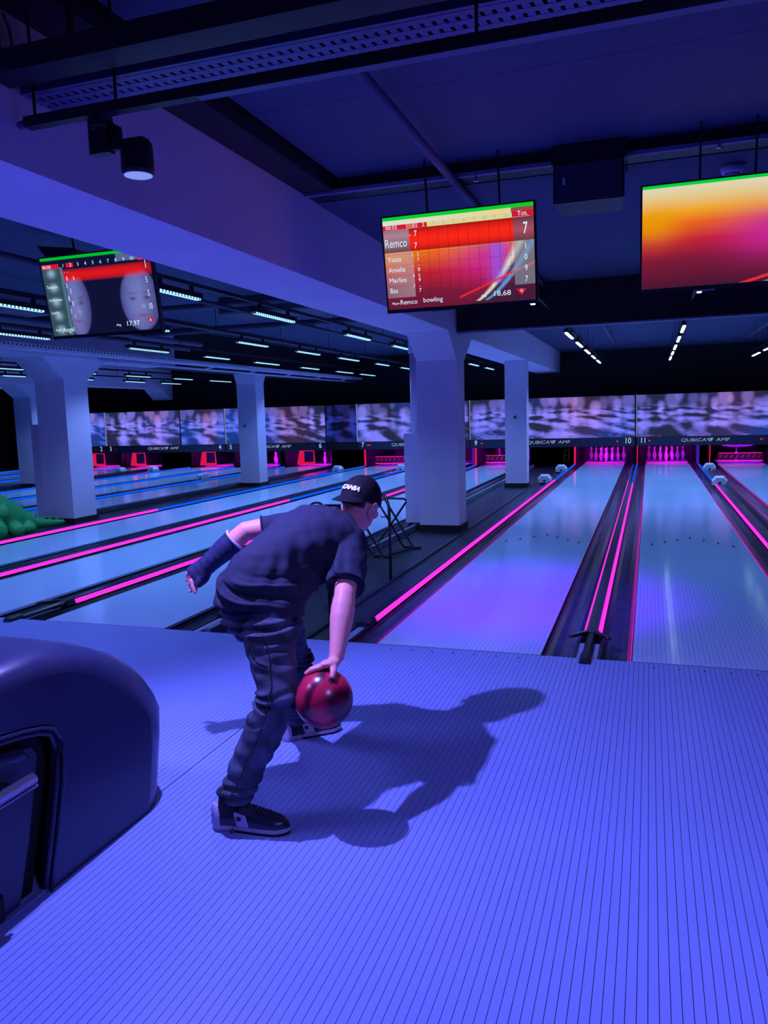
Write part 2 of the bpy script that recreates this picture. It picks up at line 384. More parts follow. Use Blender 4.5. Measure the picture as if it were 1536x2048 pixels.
def rail(L, side):
    """single rail on the outer side of a lane; side -1 = its left"""
    x1 = RE[L]; x0 = x1-LW
    e = x0 if side < 0 else x1
    xc = e+side*0.257
    where = 'left' if side < 0 else 'right'
    r = root('bumper_rail', 'black bumper rail along the %s side of lane %s%s' % (where, NW[L], ', with light strip' if side < 0 or L in (11,) else ''), 'bumper rail', (xc, 0, -0.12))
    prof = [(xc-0.05, -0.119), (xc+0.05, -0.119), (xc+0.05, -0.03), (xc+0.022, 0.022), (xc-0.022, 0.022), (xc-0.05, -0.03)]
    part('rail_body', MB().prism(prof, 1, 0.5, 16.9), M_cover, r)
    if side < 0 or L == 11:
        if side < 0: strip(r, (xc+0.0505, -0.030), (xc+0.0225, 0.0225), L)
        else: strip(r, (xc-0.0505, -0.030), (xc-0.0225, 0.0225), L)
    # front end: bracket, pale plate
    part('front_cap', MB().box(xc-0.055, xc+0.055, 0.40, 0.5, -0.119, 0.028, 0.01), M_black, r)
    part('front_plate', MB().box(xc-0.028, xc+0.028, 0.02, 0.40, -0.119, -0.012), mat('pale_plate', (0.26, 0.3, 0.6), 0.4), r, label='pale plate in front of the rail')
    part('front_post', MB().box(xc+0.034, xc+0.055, 0.012, 0.40, -0.119, -0.004).box(xc-0.055, xc-0.034, 0.012, 0.40, -0.119, -0.004), M_black, r)
for L, s in ((10, -1), (9, 1), (8, -1), (7, 1), (7, -1), (6, 1), (6, -1), (5, 1), (4, -1), (3, 1), (2, -1), (1, 1), (1, -1), (11, 1), (12, -1), (12, 1)):
    rail(L, s)
def double_rail(La, Lb):
    """ridge between lanes La (left) and Lb=La+1 (right)"""
    xc = (RE[La]+RE[Lb]-LW)/2; hw = (RE[Lb]-LW-RE[La])/2-0.207
    r = root('bumper_rail', 'double bumper rail between lanes %s and %s, light strip on both flanks' % (NW[La], NW[Lb]), 'bumper rail', (xc, 0, -0.12))
    prof = [(xc-hw, -0.119), (xc+hw, -0.119), (xc+hw, -0.035), (xc+hw*0.55, 0.022), (xc-hw*0.55, 0.022), (xc-hw, -0.035)]
    part('rail_body', MB().prism(prof, 1, 0.5, 16.9), M_cover, r)
    strip(r, (xc+hw+0.0005, -0.035), (xc+hw*0.55+0.0005, 0.0225), Lb)
    if La == 10: strip(r, (xc-hw-0.0005, -0.035), (xc-hw*0.55-0.0005, 0.0225), La)
    post = MB().box(xc-0.026, xc+0.026, 0.02, 0.499, -0.119, 0.020, 0.012).lathe([(0.0, -0.115), (0.030, -0.115), (0.036, -0.10), (0.036, 0.03), (0.028, 0.04)], (xc, 0.0, 0.0), 18, 'y')
    part('front_post', post, M_black, r)
    for s in (-1, 1):
        part('front_plate', MB().box(min(xc+s*0.03, xc+s*0.062), max(xc+s*0.03, xc+s*0.062), 0.02, 0.36, -0.119, -0.014), mat('pale_plate', (0.26, 0.3, 0.6), 0.4), r, label='pale plate beside the post')
        part('side_post', MB().box(min(xc+s*0.064, xc+s*0.082), max(xc+s*0.064, xc+s*0.082), 0.02, 0.40, -0.119, -0.006), M_black, r)
        arm = MB().tube([(xc+s*0.03, 0.50, 0.022), (xc+s*0.115, 0.36, 0.03)], [0.016, 0.013], 8)
        part('bumper_arm', arm.ellipsoid((xc+s*0.115, 0.36, 0.03), (0.02, 0.02, 0.014)), M_black, r, label='black arm splayed out over the gutter')
double_rail(10, 11); double_rail(8, 9); double_rail(4, 5); double_rail(2, 3)
# covers between the pairs, walkways beside the pillars
def cover(xa, xb, label, z=-0.02, m=None):
    r = root('return_cover', label, 'cover panel', ((xa+xb)/2, 0, -0.12))
    part('cover_plate', MB().box(xa, xb, 0.012, 17.0, -0.119, z), m or M_cover, r)
    n = 6
    for k in range(1, n):
        part('seam_strip', MB().box(xa+0.005, xb-0.005, 17*k/n, 17*k/n+0.02, z, z+0.003), M_black, r)
    return r
cover(RE[11]+0.31, RE[12]-LW-0.31, 'dark glossy cover over the ball track between lanes eleven and twelve')
cover(RE[7]+0.31, RE[8]-LW-0.31, 'dark cover over the ball track between lanes seven and eight')
cover(RE[5]+0.31, RE[6]-LW-0.31, 'dark cover over the ball track between lanes five and six')
cover(RE[1]+0.31, RE[2]-LW-0.31, 'dark cover over the ball track between lanes one and two')
for a, b, n in ((9, 10, 'the broad pillar'), (6, 7, 'the green figure and left pillar'), (3, 4, 'the farthest pillar')):
    xa, xb = RE[a]+0.31, RE[b]-LW-0.31
    r = root('walkway', 'dark walkway between lanes %s and %s under %s' % (NW[a], NW[b], n), 'walkway', ((xa+xb)/2, 0, -0.14))
    part('walkway_floor', MB().box(xa, xb, 0.012, 18.0, -0.139, -0.055), M_walk, r)
    if a == 9: part('curb', MB().box(xa+0.022, xa+0.07, 0.02, 16.9, -0.055, 0.015), mat('grey_curb', (0.14, 0.15, 0.27), 0.5), r, label='grey curb beside the lane')
    part('edge_strip', MB().box(xb-0.30, xb-0.26, 0.02, 16.9, -0.055, -0.035), M_cover, r)
# ---- white ball-track housings between the lanes (faceted boxes with a dark eye)
def track_box(x, y, label):
    r = root('ball_sensor', label, 'sensor box', (x, y, -0.05), 'white sensor boxes beside the lanes')
    mb = MB(); prof = [(-0.135, -0.0), (-0.145, 0.09), (-0.075, 0.175), (0.075, 0.175), (0.145, 0.09), (0.135, 0.0)]
    n = 6; vs = []
    for yy, k in ((-0.10, 0.8), (-0.02, 1.0), (0.14, 0.92)):
        for p in prof: vs.append((p[0]*k, yy, p[1]*k+0.035))
    fs = [(i*n+k, i*n+(k+1) % n, (i+1)*n+(k+1) % n, (i+1)*n+k) for i in range(2) for k in range(n)]+[tuple(range(n-1, -1, -1)), tuple(range(2*n, 3*n))]
    mb.add(vs, fs)
    part('housing', mb, mat('sensor_white', (0.55, 0.62, 0.8), 0.5), r, local=True)
    part('foot', MB().box(-0.1, 0.1, -0.05, 0.1, -0.02, 0.036), M_black, r, local=True)
    part('lens', MB().lathe([(0.0, -0.112), (0.022, -0.112), (0.026, -0.09)], (0, 0, 0.075), 12, 'y'), M_blackm, r, local=True, label='dark round eye')
for (x, y, l) in ((-1.99, 11.9, 'white faceted sensor box left of lane ten, the nearer of two'), (-1.95, 14.8, 'white faceted sensor box left of lane ten, the farther one by the pins'),
                  (1.36, 11.4, 'white faceted sensor box between lanes eleven and twelve, the nearer one'), (1.42, 15.0, 'white faceted sensor box between lanes eleven and twelve, the farther one'),
                  (-6.22, 15.3, 'white faceted sensor box between lanes seven and eight'), (-14.05, 15.3, 'pale sensor box right of lane three, in the gap by lane four'), (-15.0, 15.0, 'pale sensor box beside lane three, left of its neighbour'),
                  (-10.5, 12.3, 'pale sensor box between lanes five and six'), (-7.95, 15.0, 'small pale sensor box left of lane seven'), (-18.1, 15.6, 'pale sensor box at the far left between lanes one and two')):
    track_box(x, y, l)

# ================================================================== PIN MASKS
YM = 16.517; ZT, ZS, ZB = 1.8075, 0.7373, 0.505
def mask_colour(w_, seed, warm=0.5):
    """blurred lights above water and their broken reflections, as printed on the panel"""
    rnd = random.Random(seed); bok = []; n = int(w_*4.4)
    for k in range(n):
        cx = (k+rnd.uniform(0.1, 0.9))/n*w_; cy = rnd.uniform(0.02, 0.34); r = rnd.uniform(0.09, 0.18)
        wm = math.exp(-((cx/w_-0.66)/0.15)**2)
        col = mix((0.22, 0.20, 0.66), (0.62, 0.22, 0.38), wm*rnd.uniform(0.5, 1.1)); col = mix(col, (0.46, 0.36, 0.90), rnd.uniform(0, 0.45))
        bok.append((cx, cy, r, col, rnd.uniform(0.35, 1.0)))
    def fn(u, v):
        x, y = u*w_, v*1.07
        wm = math.exp(-((u-0.68)/0.15)**2)
        blu = max(0, min(1, noise.noise(Vector((x*0.8, y*0.7, seed*3.1)))*1.8+0.25))
        c = mix((0.022, 0.027, 0.058), (0.012, 0.050, 0.24), blu); c = mix(c, (0.07, 0.025, 0.05), wm*0.6)
        for cx, cy, r, col, a in bok:
            d = math.hypot((x-cx), (y-cy)/1.35+0.12*abs(x-cx))
            if d < r*1.15: c = mix(c, col, a*0.72*min(1, (r*1.15-d)/0.08))
        if v > 0.20:
            t = (v-0.20)/0.80
            s_ = 0.0; best = (0.15, 0.16, 0.5)
            for cx, cy, r, col, a in bok:
                wob = noise.noise(Vector((cx*3, y*16, seed)))*0.09
                d = abs(x+wob-cx)/(r*(0.62+1.3*t)); g = math.exp(-d*d)*a
                if g > s_: s_ = g; best = col
            rip = noise.noise(Vector((x*(3.6-1.8*t), y*(19-8*t), seed*1.7)))+0.22*noise.noise(Vector((x*8, y*40, seed)))
            k = max(0, min(1, (rip+0.02+0.60*s_*(1.1-t))*1.7))
            col = mix(best, (0.26, 0.25, 0.88), 0.35+0.45*t); col = mix(col, (0.08, 0.20, 0.80), blu*0.6); col = mix(col, (0.55, 0.22, 0.42), wm*0.28)
            c = mix(c, tuple(q*(0.75+0.6*s_) for q in col), k*0.92*min(1, t*5))
        return (c[0]*0.88, c[1]*0.92, c[2]*1.3)
    return fn
M_mask = attr_emis('printed_mask_glow', 0.95)
M_num = emis('number_light', (0.52, 0.66, 0.95), 0.75)
M_logo = emis('logo_light', (0.42, 0.50, 0.78), 0.6)
M_maskb = mat('mask_black', (0.020, 0.026, 0.06), 0.5)
M_red = emis('red_indicator', (1.0, 0.02, 0.03), 1.3)
M_reddim = emis('red_indicator_dim', (0.35, 0.01, 0.02), 0.5)
seps = [(-20.0, -16.63, '', '2', 2.0, None), (-16.58, -12.245, '3', '4', 3.0, -13.80), (-12.19, -8.90, '5', '6', 4.0, None), (-7.89, -4.63, '7', '8', 5.0, None), (-4.58, -0.275, '9', '10', 6.0, None), (-0.225, 3.12, '11', '12', 7.0, None)]
for xa, xb, na, nb_, seed, split in seps:
    W = xb-xa; nm = 'lanes %s and %s' % (NW[int(na or '1')], NW[int(nb_)])
    r = root('masking_unit', 'water and bokeh picture panel with number strip above %s' % nm, 'masking unit', (xa, YM, 0))
    parts_ = [(xa, xb)] if split is None else [(xa, split-0.02), (split+0.02, xb)]
    for (a, b) in parts_:
        g = colour_grid(b-a, ZT-ZS, int((b-a)*44), 60, mask_colour(b-a, seed+(a != xa)*0.5)); 
        pn = part('picture_panel', g, M_mask, r); pn.location = (a-xa, 0, ZT)
    part('backing', MB().box(xa, xb, YM+0.004, YM+0.05, ZB, ZT+0.01), M_blackm, r)
    part('number_strip', MB().box(xa, xb, YM-0.02, YM+0.004, ZB, ZS-0.004), M_maskb, r, label='black strip carrying the lane numbers')
    part('side_trim', MB().box(xa-0.02, xa-0.002, YM-0.03, YM+0.05, ZS, ZT+0.01), emis('trim_glow', (0.35, 0.4, 0.75), 0.5), r, label='thin pale vertical trim')  # trim is no lamp, its brightness is put in as emission
    zn = (ZS+ZB)/2+0.02
    if na:
        wall_text('lane_number', na, 0.19, (0.15 if len(na) == 1 else 0.16, -0.024, zn), M_num, r, bold=0.002, sx=0.85)
    wall_text('lane_number', nb_, 0.205, (W-0.17, -0.024, zn), M_num, r, bold=0.002, sx=0.85)
    cx = W/2
    for s_, dx in (('QUBICA', -0.31), ('AMF', 0.37)):
        wall_text('lettering', s_, 0.115, (cx+dx, -0.024, zn-0.005), M_logo, r, bold=0.0, extrude=0.003, sx=1.42, shear=0.10)
    part('emblem', MB().prism([(xa+cx+0.055, zn+0.04), (xa+cx+0.155, zn+0.04), (xa+cx+0.105, zn-0.04)], 1, YM-0.026, YM-0.021).prism([(xa+cx+0.0, zn+0.04), (xa+cx+0.03, zn+0.04), (xa+cx+0.085, zn-0.045), (xa+cx+0.06, zn-0.045)], 1, YM-0.026, YM-0.021), M_logo, r, label='pale down-pointing triangle emblem')
    for s_, x0, big in ((0, 0.31, 0), (1, 0.37, 1), (2, W-0.37, 0), (3, W-0.43, 1)):
        on = na in ('7', '9', '11') or (na == '9')
        bright = on and not (big if s_ < 2 else not big)
        if na == '7': bright = s_ < 2
        part('indicator', MB().ellipsoid((xa+x0, YM-0.026, zn-0.005), (0.020 if bright else 0.014,)*3, None, 10, 6), M_red if bright else M_reddim, r, True)
r = root('masking_unit', 'narrow dark blue picture panel between the panels of lanes five-six and seven-eight', 'masking unit', (-8.87, YM, 0))
g = colour_grid(0.95, ZT-ZS, 36, 50, lambda u, v: tuple(c*0.22*k for c, k in zip(mask_colour(0.95, 9.0)(u, v), (0.5, 0.8, 1.6))))
pn = part('picture_panel', g, M_mask, r); pn.location = (0.0, 0, ZT)
part('backing', MB().box(-8.88, -7.915, YM+0.004, YM+0.05, ZB, ZT+0.01), M_blackm, r)

# ---- machines under the masks
M_kick = mat('pit_black', (0.010, 0.009, 0.020), 0.5)
M_redlit = emis('red_tube', (1.0, 0.01, 0.10), 0.8)
M_bluel = emis('blue_tube', (0.12, 0.03, 1.0), 0.35)
M_pinkb = emis('pink_tube', (1.0, 0.02, 0.45), 1.0)
M_pitm = emis('pit_magenta_lamp', (1.0, 0.02, 0.85), 210.0)
M_pitb = emis('pit_blue_lamp', (0.25, 0.02, 1.0), 260.0)
M_gold = mat('gold_rail', (0.55, 0.38, 0.12), 0.4, metal=0.6)
M_sweep = mat('sweep_red', (0.55, 0.03, 0.09), 0.5)
for L in range(1, 13):
    x1 = RE[L]; x0 = x1-LW; xc = (x0+x1)/2
    r = root('pinsetter', 'dark pinsetter opening at the far end of lane %s' % NW[L], 'pinsetter', (xc, 17.0, -0.14))
    for s, e in ((-1, x0), (1, x1)):
        xx = e+s*0.245
        part('kickback', MB().box(xx-0.02, xx+0.02, 17.0, 20.3, -0.139, 0.9), M_kick, r)
    part('rear_curtain', MB().box(x0-0.22, x1+0.22, 19.9, 19.95, -0.139, 0.9), mat('pit_curtain', (0.10, 0.02, 0.12), 0.8), r)
    ht = part('lamp_rail', MB().box(x0-0.1, x1+0.1, 17.30, 17.36, 0.66, 0.70), M_kick, r)
    if L not in (1,):
        part('pit_lamp', MB().box(xc-0.35, xc+0.15, 17.37, 17.39, 0.66, 0.69), M_pitm, ht, label='magenta lamp lighting the pins')
        part('pit_lamp', MB().box(xc+0.2, xc+0.5, 17.37, 17.39, 0.66, 0.69), M_pitb, ht, label='blue lamp lighting the pins')
    if L in (5, 6, 4, 3, 2):                               # raised sweep board seen as a red trapezoid
        k = 0.0 if L != 6 else 0.12
        part('sweep_board', MB().prism([(xc-0.62+k, 0.04), (xc-0.02+k, 0.04), (xc-0.05+k, 0.5), (xc-0.52+k, 0.5)], 1, 17.25, 17.28), emis('red_sweep_glow', (0.9, 0.01, 0.10), 0.75), r, label='red lit sweep board')  # red light falling on the board is put in as emission
        part('sweep_window', MB().box(xc-0.36+k, xc-0.06+k, 17.235, 17.249, 0.12, 0.45), mat('purple_dark', (0.12, 0.02, 0.16), 0.5), r, label='dark purple square on the red board')
        part('deck_light', MB().box(xc-0.5, xc+0.48, 17.4, 17.42, 0.02, 0.045), M_pinkb, r)
    elif L in (7, 9, 12):
        part('sweep_bar', MB().box(x0-0.02, x1+0.02, 17.3, 17.34, 0.10, 0.24), mat('sweep_dark', (0.25, 0.02, 0.08), 0.5), r, label='lowered sweep bar with slanting stripes')
        for k in range(8):
            a = x0+0.02+k*0.132
            part('warning_stripe', MB().prism([(a, 0.135), (a+0.05, 0.135), (a+0.095, 0.205), (a+0.045, 0.205)], 1, 17.292, 17.299), mat('stripe_pale', (0.8, 0.5, 0.6), 0.5), r)
        part('deck_light', MB().box(x0+0.0, x1, 17.27, 17.29, 0.045, 0.07).box(x0+0.02, x1-0.02, 17.27, 17.29, 0.25, 0.262), M_pinkb, r)
        if L == 12:
            part('pin_table', MB().prism([(x0-0.02, 0.5), (x1+0.02, 0.5), (x1-0.2, 0.40), (xc, 0.37), (x0+0.2, 0.40)], 1, 18.0, 18.9), mat('glitter_violet', (0.5, 0.1, 0.9), 0.25, metal=0.7, bump=(160, 1.0, 0.02)), r, label='sparkling violet pin table just above the pins')
    else:
        part('deck_light', MB().box(x0+0.03, x1-0.02, 17.45, 17.47, 0.012, 0.03), M_pinkb, r)
    if L in (9, 10, 11, 12, 7):
        part('side_light', MB().box(x0-0.235, x0-0.19, 16.98, 17.0, 0.0, 0.49) if L in (10, 7, 9) else MB().box(x0-0.222, x0-0.20, 16.98, 17.0, 0.0, 0.49), M_redlit, r, label='upright red light strip')
    if L in (9, 11):
        xr_ = x1+0.17 if L == 11 else x0-0.32
        part('side_light', MB().box(xr_, xr_+0.07, 16.98, 17.0, 0.0, 0.49), M_bluel, r, label='upright deep blue light strip')
    if L == 10:
        lad = MB()
        for a, b in ((-0.52, -0.46), (-0.40, -0.35)):
            lad.tube([(x0+a, 17.0, 0.0), (x0+b, 17.0, 0.48)], 0.012, 8)
        for z in (0.12, 0.26, 0.40): lad.tube([(x0-0.49, 17.0, z), (x0-0.36, 17.0, z)], 0.007, 6)
        part('wire_guide', lad, M_gold, r, True, label='golden wire ladder left of the pins')

# ---- pins
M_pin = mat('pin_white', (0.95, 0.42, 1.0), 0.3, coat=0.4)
M_pinband = mat('pin_band', (0.8, 0.05, 0.2), 0.4)
pin_prof = [(0.026, 0), (0.028, 0.004), (0.036, 0.03), (0.049, 0.07), (0.058, 0.105), (0.0605, 0.12), (0.058, 0.145), (0.048, 0.185), (0.034, 0.22), (0.025, 0.25), (0.0235, 0.262), (0.025, 0.285), (0.030, 0.315), (0.032, 0.342), (0.028, 0.362), (0.017, 0.377), (0.004, 0.381)]
pin_me = MB().lathe(pin_prof, n=18).mesh('pin_body'); pin_me.materials.append(M_pin)
band_me = MB().lathe([(0.0262, 0.244), (0.0264, 0.247), (0.0250, 0.254), (0.0246, 0.252)], n=18).mesh('neck_band'); band_me.materials.append(M_pinband)
for me in (pin_me, band_me):
    for p in me.polygons: p.use_smooth = True
pos = [(0, 0), (-1, 1), (1, 1), (-2, 2), (0, 2), (2, 2), (-3, 3), (-1, 3), (1, 3), (3, 3)]
pname = ['front pin', 'left pin of the second row', 'right pin of the second row', 'left pin of the third row', 'middle pin of the third row', 'right pin of the third row',
         'outer left pin of the back row', 'inner left pin of the back row', 'inner right pin of the back row', 'outer right pin of the back row']
stand = {10: range(10), 11: range(10), 12: [0], 9: range(6, 10), 7: [2, 4, 5], 6: [0, 2, 5, 9], 5: [1, 3, 0], 3: [5, 9]}
for L, ks in stand.items():
    xc = RE[L]-LW/2
    for k in ks:
        px, py = pos[k]
        r = root('bowling_pin', '%s standing on the deck of lane %s' % (pname[k], NW[L]), 'bowling pin', (xc+px*0.1524, 18.29+py*0.264, 0.0), 'bowling pins on lane %s' % NW[L])
        o = inst('pin_body', pin_me, r); inst('neck_band', band_me, r, label='red band round the neck')

# ================================================================== CEILING LIGHTS
BAR_E = 112
def light_bar(x, y0, y1, z, m, label, group, width=0.05):
    L = y1-y0
    r = root('light_bar', label, 'ceiling light', (x, y0, z), group)
    part('housing', MB().box(-width/2-0.008, width/2+0.008, -0.03, L+0.03, 0.004, 0.05), M_blackm, r, local=True)
    part('lens', MB().box(-width/2, width/2, 0, L, -0.014, 0.0035), m, r, local=True, label='glowing lens')
    lamp('bar_lamp', 'SPOT', (x, (y0+y1)/2, z-0.035), BAR_E*(L if width > 0.045 else L*0.8), (0.22, 0.44, 1.0), (x, (y0+y1)/2, 0), spot_size=math.radians(128), spot_blend=0.6, shadow_soft_size=0.05)
    for k in (0.15, 0.85):
        part('hanger', MB().box(-0.012, 0.012, L*k-0.02, L*k+0.02, 0.05, 0.10), M_blackm, r, local=True)
rows = {9: (-3.85, [(1.0, 1.7), (2.76, 3.74), (5.38, 6.36), (7.45, 8.32), (9.35, 10.3), (11.3, 12.25), (13.1, 14.15), (15.0, 16.1)]),
        8: (-5.55, [(0.9, 1.62), (2.78, 3.74), (5.46, 6.40), (7.47, 8.44), (9.36, 10.45), (11.5, 12.4), (13.3, 14.2)]),
        7: (-7.32, [(2.74, 3.69), (5.35, 6.36), (7.47, 8.32), (9.32, 10.4), (11.5, 12.5), (13.6, 14.75), (15.3, 16.5)]),
        5: (-11.82, [(7.2, 8.05), (9.2, 10.2), (11.3, 12.27), (13.3, 14.2), (15.1, 16.3)]),
        4: (-13.5, [(7.2, 7.95), (9.2, 9.88), (11.4, 12.2), (13.5, 14.4), (15.2, 16.2)]),
        1: (-18.1, [(11.6, 12.5), (13.7, 14.4)]), 0: (-19.6, [(13.7, 14.5)])}
ordn = ['first', 'second', 'third', 'fourth', 'fifth', 'sixth', 'seventh', 'eighth']
for L, (x, ys) in rows.items():
    for i, (a, b) in enumerate(ys):
        light_bar(x, a, b, 2.60, M_bar, 'LED bar, %s from the front, in the row above lane %s' % (ordn[i], NW[L] if L else 'one by the wall'), 'LED bars over the left lanes')
    t = MB().box(x-0.016, x+0.016, ys[0][0]-0.4, 17.3, 2.70, 2.735)
    for k in range(int((17.0-ys[0][0])/2.0)): t.tube([(x, ys[0][0]+k*2.0, 2.735), (x, ys[0][0]+k*2.0, 3.099 if ys[0][0]+k*2.0 < 6 and x > -8.2 else 3.199)], 0.005, 6)
    thing('light_track', t, M_dark, 'black ceiling rail carrying the row of LED bars above lane %s' % (NW[L] if L else 'one by the wall'), 'light track')
for n, x in ((10, -1.08), (11, 0.52), (12, 2.32)):
    for i, (a, b) in enumerate([(2.95, 3.67), (7.05, 8.05), (8.85, 9.9), (10.7, 11.8), (12.5, 13.5), (14.2, 15.4)]):
        light_bar(x, a, b, 2.60, M_barw, 'white LED tube, %s from the front, in the row above lane %s' % (ordn[i], NW[n]), 'LED tubes over the right lanes', 0.04)
    t = MB().box(x-0.014, x+0.014, 5.5, 15.9, 2.70, 2.73)
    for k in range(6): t.tube([(x, 5.9+k*1.8, 2.73), (x, 5.9+k*1.8, 3.049)], 0.005, 6)
    thing('light_track', t, M_dark, 'black ceiling rail carrying the LED tubes above lane %s' % NW[n], 'light track')
    t = MB().tube([(x+0.42 if n < 12 else x-0.35, 5.5, 2.86), (x+0.42 if n < 12 else x-0.35, 13.0, 2.86)], 0.02, 8)
    for k in range(4): t.tube([((x+0.42 if n < 12 else x-0.35), 6.0+k*2.0, 2.86), ((x+0.42 if n < 12 else x-0.35), 6.0+k*2.0, 3.049)], 0.006, 6)
    if n != 11: thing('conduit', t, M_pipe, 'pale pipe under the dark ceiling beside the tubes of lane %s' % NW[n], 'pipe', smooth=True)
for n, x in ((10, -1.08), (11, 0.52), (12, 2.32)):
    t = MB().box(x-0.014, x+0.014, 2.6, 5.15, 2.70, 2.73)
    for k in range(2): t.tube([(x, 2.9+k*2.0, 2.73), (x, 2.9+k*2.0, 3.049)], 0.005, 6)
    thing('light_track', t, M_dark, 'short black ceiling rail in front of the bulkhead above lane %s' % NW[n], 'light track')
t = root('smoke_detector', 'small white dome detector under the ceiling beyond the bulkhead, above lane eleven', 'detector', (0.30, 6.6, 3.049))
part('dome', MB().lathe([(0.05, 0.0), (0.055, -0.03), (0.035, -0.06), (0.0, -0.065)], n=16), mat('det_white', (0.5, 0.5, 0.8), 0.5), t, True, local=True)
# cable ladder hanging beside the left beam
r = root('cable_tray', 'long pale perforated cable tray hanging left of the pillars, running to the back wall', 'cable tray', (-8.05, 2.0, 2.55))
mb = MB().box(-8.02, -7.98, 2.0, 17.3, 2.53, 2.60).box(-8.20, -8.02, 2.0, 17.3, 2.53, 2.537)
part('tray_rail', mb, M_white, r)
pf = MB()
for k in range(110): pf.box(-7.981, -7.978, 2.1+k*0.075, 2.135+k*0.075, 2.565, 2.59)
part('perforations', pf, mat('slot_dark', (0.05, 0.05, 0.12), 0.8), r, kind='stuff')
part('lower_pipe', MB().tube([(-8.24, 5.9, 2.478), (-8.24, 17.4, 2.478)], 0.02, 8), M_white, r, True, label='pale pipe below the tray')
for y in (5.5, 7.2, 9.0, 10.8, 12.6, 14.4, 16.2):
    part('bracket', MB().tube([(-8.24, y, 2.49), (-8.10, y+0.15, 2.535)], 0.016, 6), M_white, r)

# ================================================================== NEAR CEILING KIT
trk = root('light_track', 'black lighting track hanging across the top, nearest the viewer', 'light track', (-2.2, -2.15, 2.64))
part('track_body', MB().box(-2.21, 3.2, -2.172, -2.128, 2.636, 2.674), M_dark, trk)
part('end_feed', MB().tube([(-2.21, -2.15, 2.656), (-2.248, -2.152, 2.652)], [0.018, 0.014], 10), mat('blue_end', (0.05, 0.10, 0.3), 0.4), trk, True)
for x in (-2.17, -1.80, -0.45, 0.9): part('hanger', MB().tube([(x, -2.15, 2.674), (x, -2.15, 3.149)], 0.006, 6), M_dark, trk)
part('lower_edge', MB().box(-1.45, 3.2, -2.170, -2.130, 2.6335, 2.6358), mat('alu_edge', (0.10, 0.10, 0.22), 0.5), trk, label='pale lower edge of the track')
tr = root('perforated_tray', 'wide perforated cable tray running across the top of the view', 'cable tray', (-2.25, -2.04, 2.78))
mb = MB(); y0, y1 = -2.128, -1.890
mt = mat('tray_steel', (0.10, 0.09, 0.26), 0.45, metal=0.3)
mb.box(-2.25, 3.2, y0, y0+0.018, 2.775, 2.82).box(-2.25, 3.2, y1-0.045, y1, 2.775, 2.82)
x = -2.25
while x < 2.6:
    mb.prism([(x, y0+0.018), (x+0.026, y0+0.018), (x+0.056, y1-0.03), (x+0.030, y1-0.03)], 2, 2.776, 2.781); x += 0.040
for yy in (-2.105, -2.045, -1.985): mb.box(-2.25, 2.7, yy, yy+0.030, 2.775, 2.7815)
part('slotted_floor', mb, mt, tr, kind='stuff')
for k, (yy, rr) in enumerate(((-2.09, 0.012), (-2.03, 0.010), (-1.97, 0.013))):
    part('cable', MB().tube([(-2.25, yy, 2.797), (-1.0, yy+0.015, 2.795), (1.0, yy-0.015, 2.797), (3.1, yy, 2.795)], rr, 8), M_blackm, tr, True)
for x in (-2.0, -0.05, 1.6): part('tray_hanger', MB().tube([(x, -1.88, 2.80), (x, -1.88, 3.149)], 0.006, 6), M_dark, tr)
du = root('cable_duct', 'black square duct alongside the perforated tray at the top of the view', 'duct', (-2.2, -2.25, 2.79))
part('duct_body', MB().box(-2.255, 3.2, -2.30, -2.175, 2.78, 2.86), M_dark, du)
for x in (-1.9, -0.2, 1.5): part('duct_hanger', MB().box(x-0.01, x+0.01, -2.26, -2.24, 2.86, 3.149), M_dark, du)
thing('ceiling_pipe', MB().tube([(-1.165, -1.85, 3.02), (-1.165, 5.18, 3.015)], 0.027, 12), M_pipe, 'single violet grey pipe running up the ceiling towards the middle screen', 'pipe', smooth=True)
for k, (a, b) in enumerate((((-2.05, -2.4, 3.14), (-2.10, -3.6, 3.14)), ((-1.68, -2.4, 3.14), (-1.72, -3.6, 3.14)), ((-2.2, -2.62, 3.14), (1.0, -2.50, 3.14)))):
    thing('ceiling_wire', MB().tube([a, b], 0.009, 6), M_dark, ('black wire on the ceiling at upper left, the left one of two', 'black wire on the ceiling at upper left, the right one of two', 'black wire crossing the other two at the top edge')[k], 'wire')
pj = root('ceiling_fitting', 'pale ceiling fitting cut off at the upper left corner', 'fitting', (-2.3, -2.4, 2.9))
part('housing', MB().box(-2.258, -2.215, -2.52, -2.235, 2.86, 3.149, 0.01), mat('fit_pale', (0.35, 0.28, 0.4), 0.5), pj)
part('cable_loop', MB().tube([(-2.215, -2.225, 3.02), (-2.205, -2.21, 2.97), (-2.20, -2.205, 2.90), (-2.21, -2.20, 2.82)], 0.006, 8), mat('loop', (0.2, 0.2, 0.35), 0.3), pj, True)
# the spot itself
LX, LY, LZ = -1.792, -2.052, 2.44
sp = root('track_spotlight', 'black cylindrical track spotlight with lit lens, upper left', 'spotlight', (-1.92, -2.15, 2.635))
part('adapter', MB().box(-1.91, -1.86, -2.17, -2.13, 2.60, 2.6355), M_dark, sp)
part('driver_box', MB().box(-1.972, -1.885, -2.10, -2.06, 2.525, 2.66).box(-1.93, -1.885, -2.15, -2.09, 2.60, 2.632), M_dark, sp)
part('yoke', MB().prism([(-1.885, 2.64), (-1.84, 2.615), (-1.835, 2.53), (-1.88, 2.535)], 1, -2.092, -2.07), M_dark, sp)
part('lamp_body', MB().lathe([(0.028, 2.562), (0.055, 2.560), (0.060, 2.545), (0.062, 2.46), (0.059, 2.446), (0.053, 2.446)], (LX, LY, 0), 28), M_dark, sp, True)
fin = MB()
for k in range(9): fin.box(LX-0.045+k*0.0105, LX-0.042+k*0.0105, LY-0.025, LY+0.025, 2.555, 2.573)
part('cooling_fins', fin, M_dark, sp, kind='stuff')
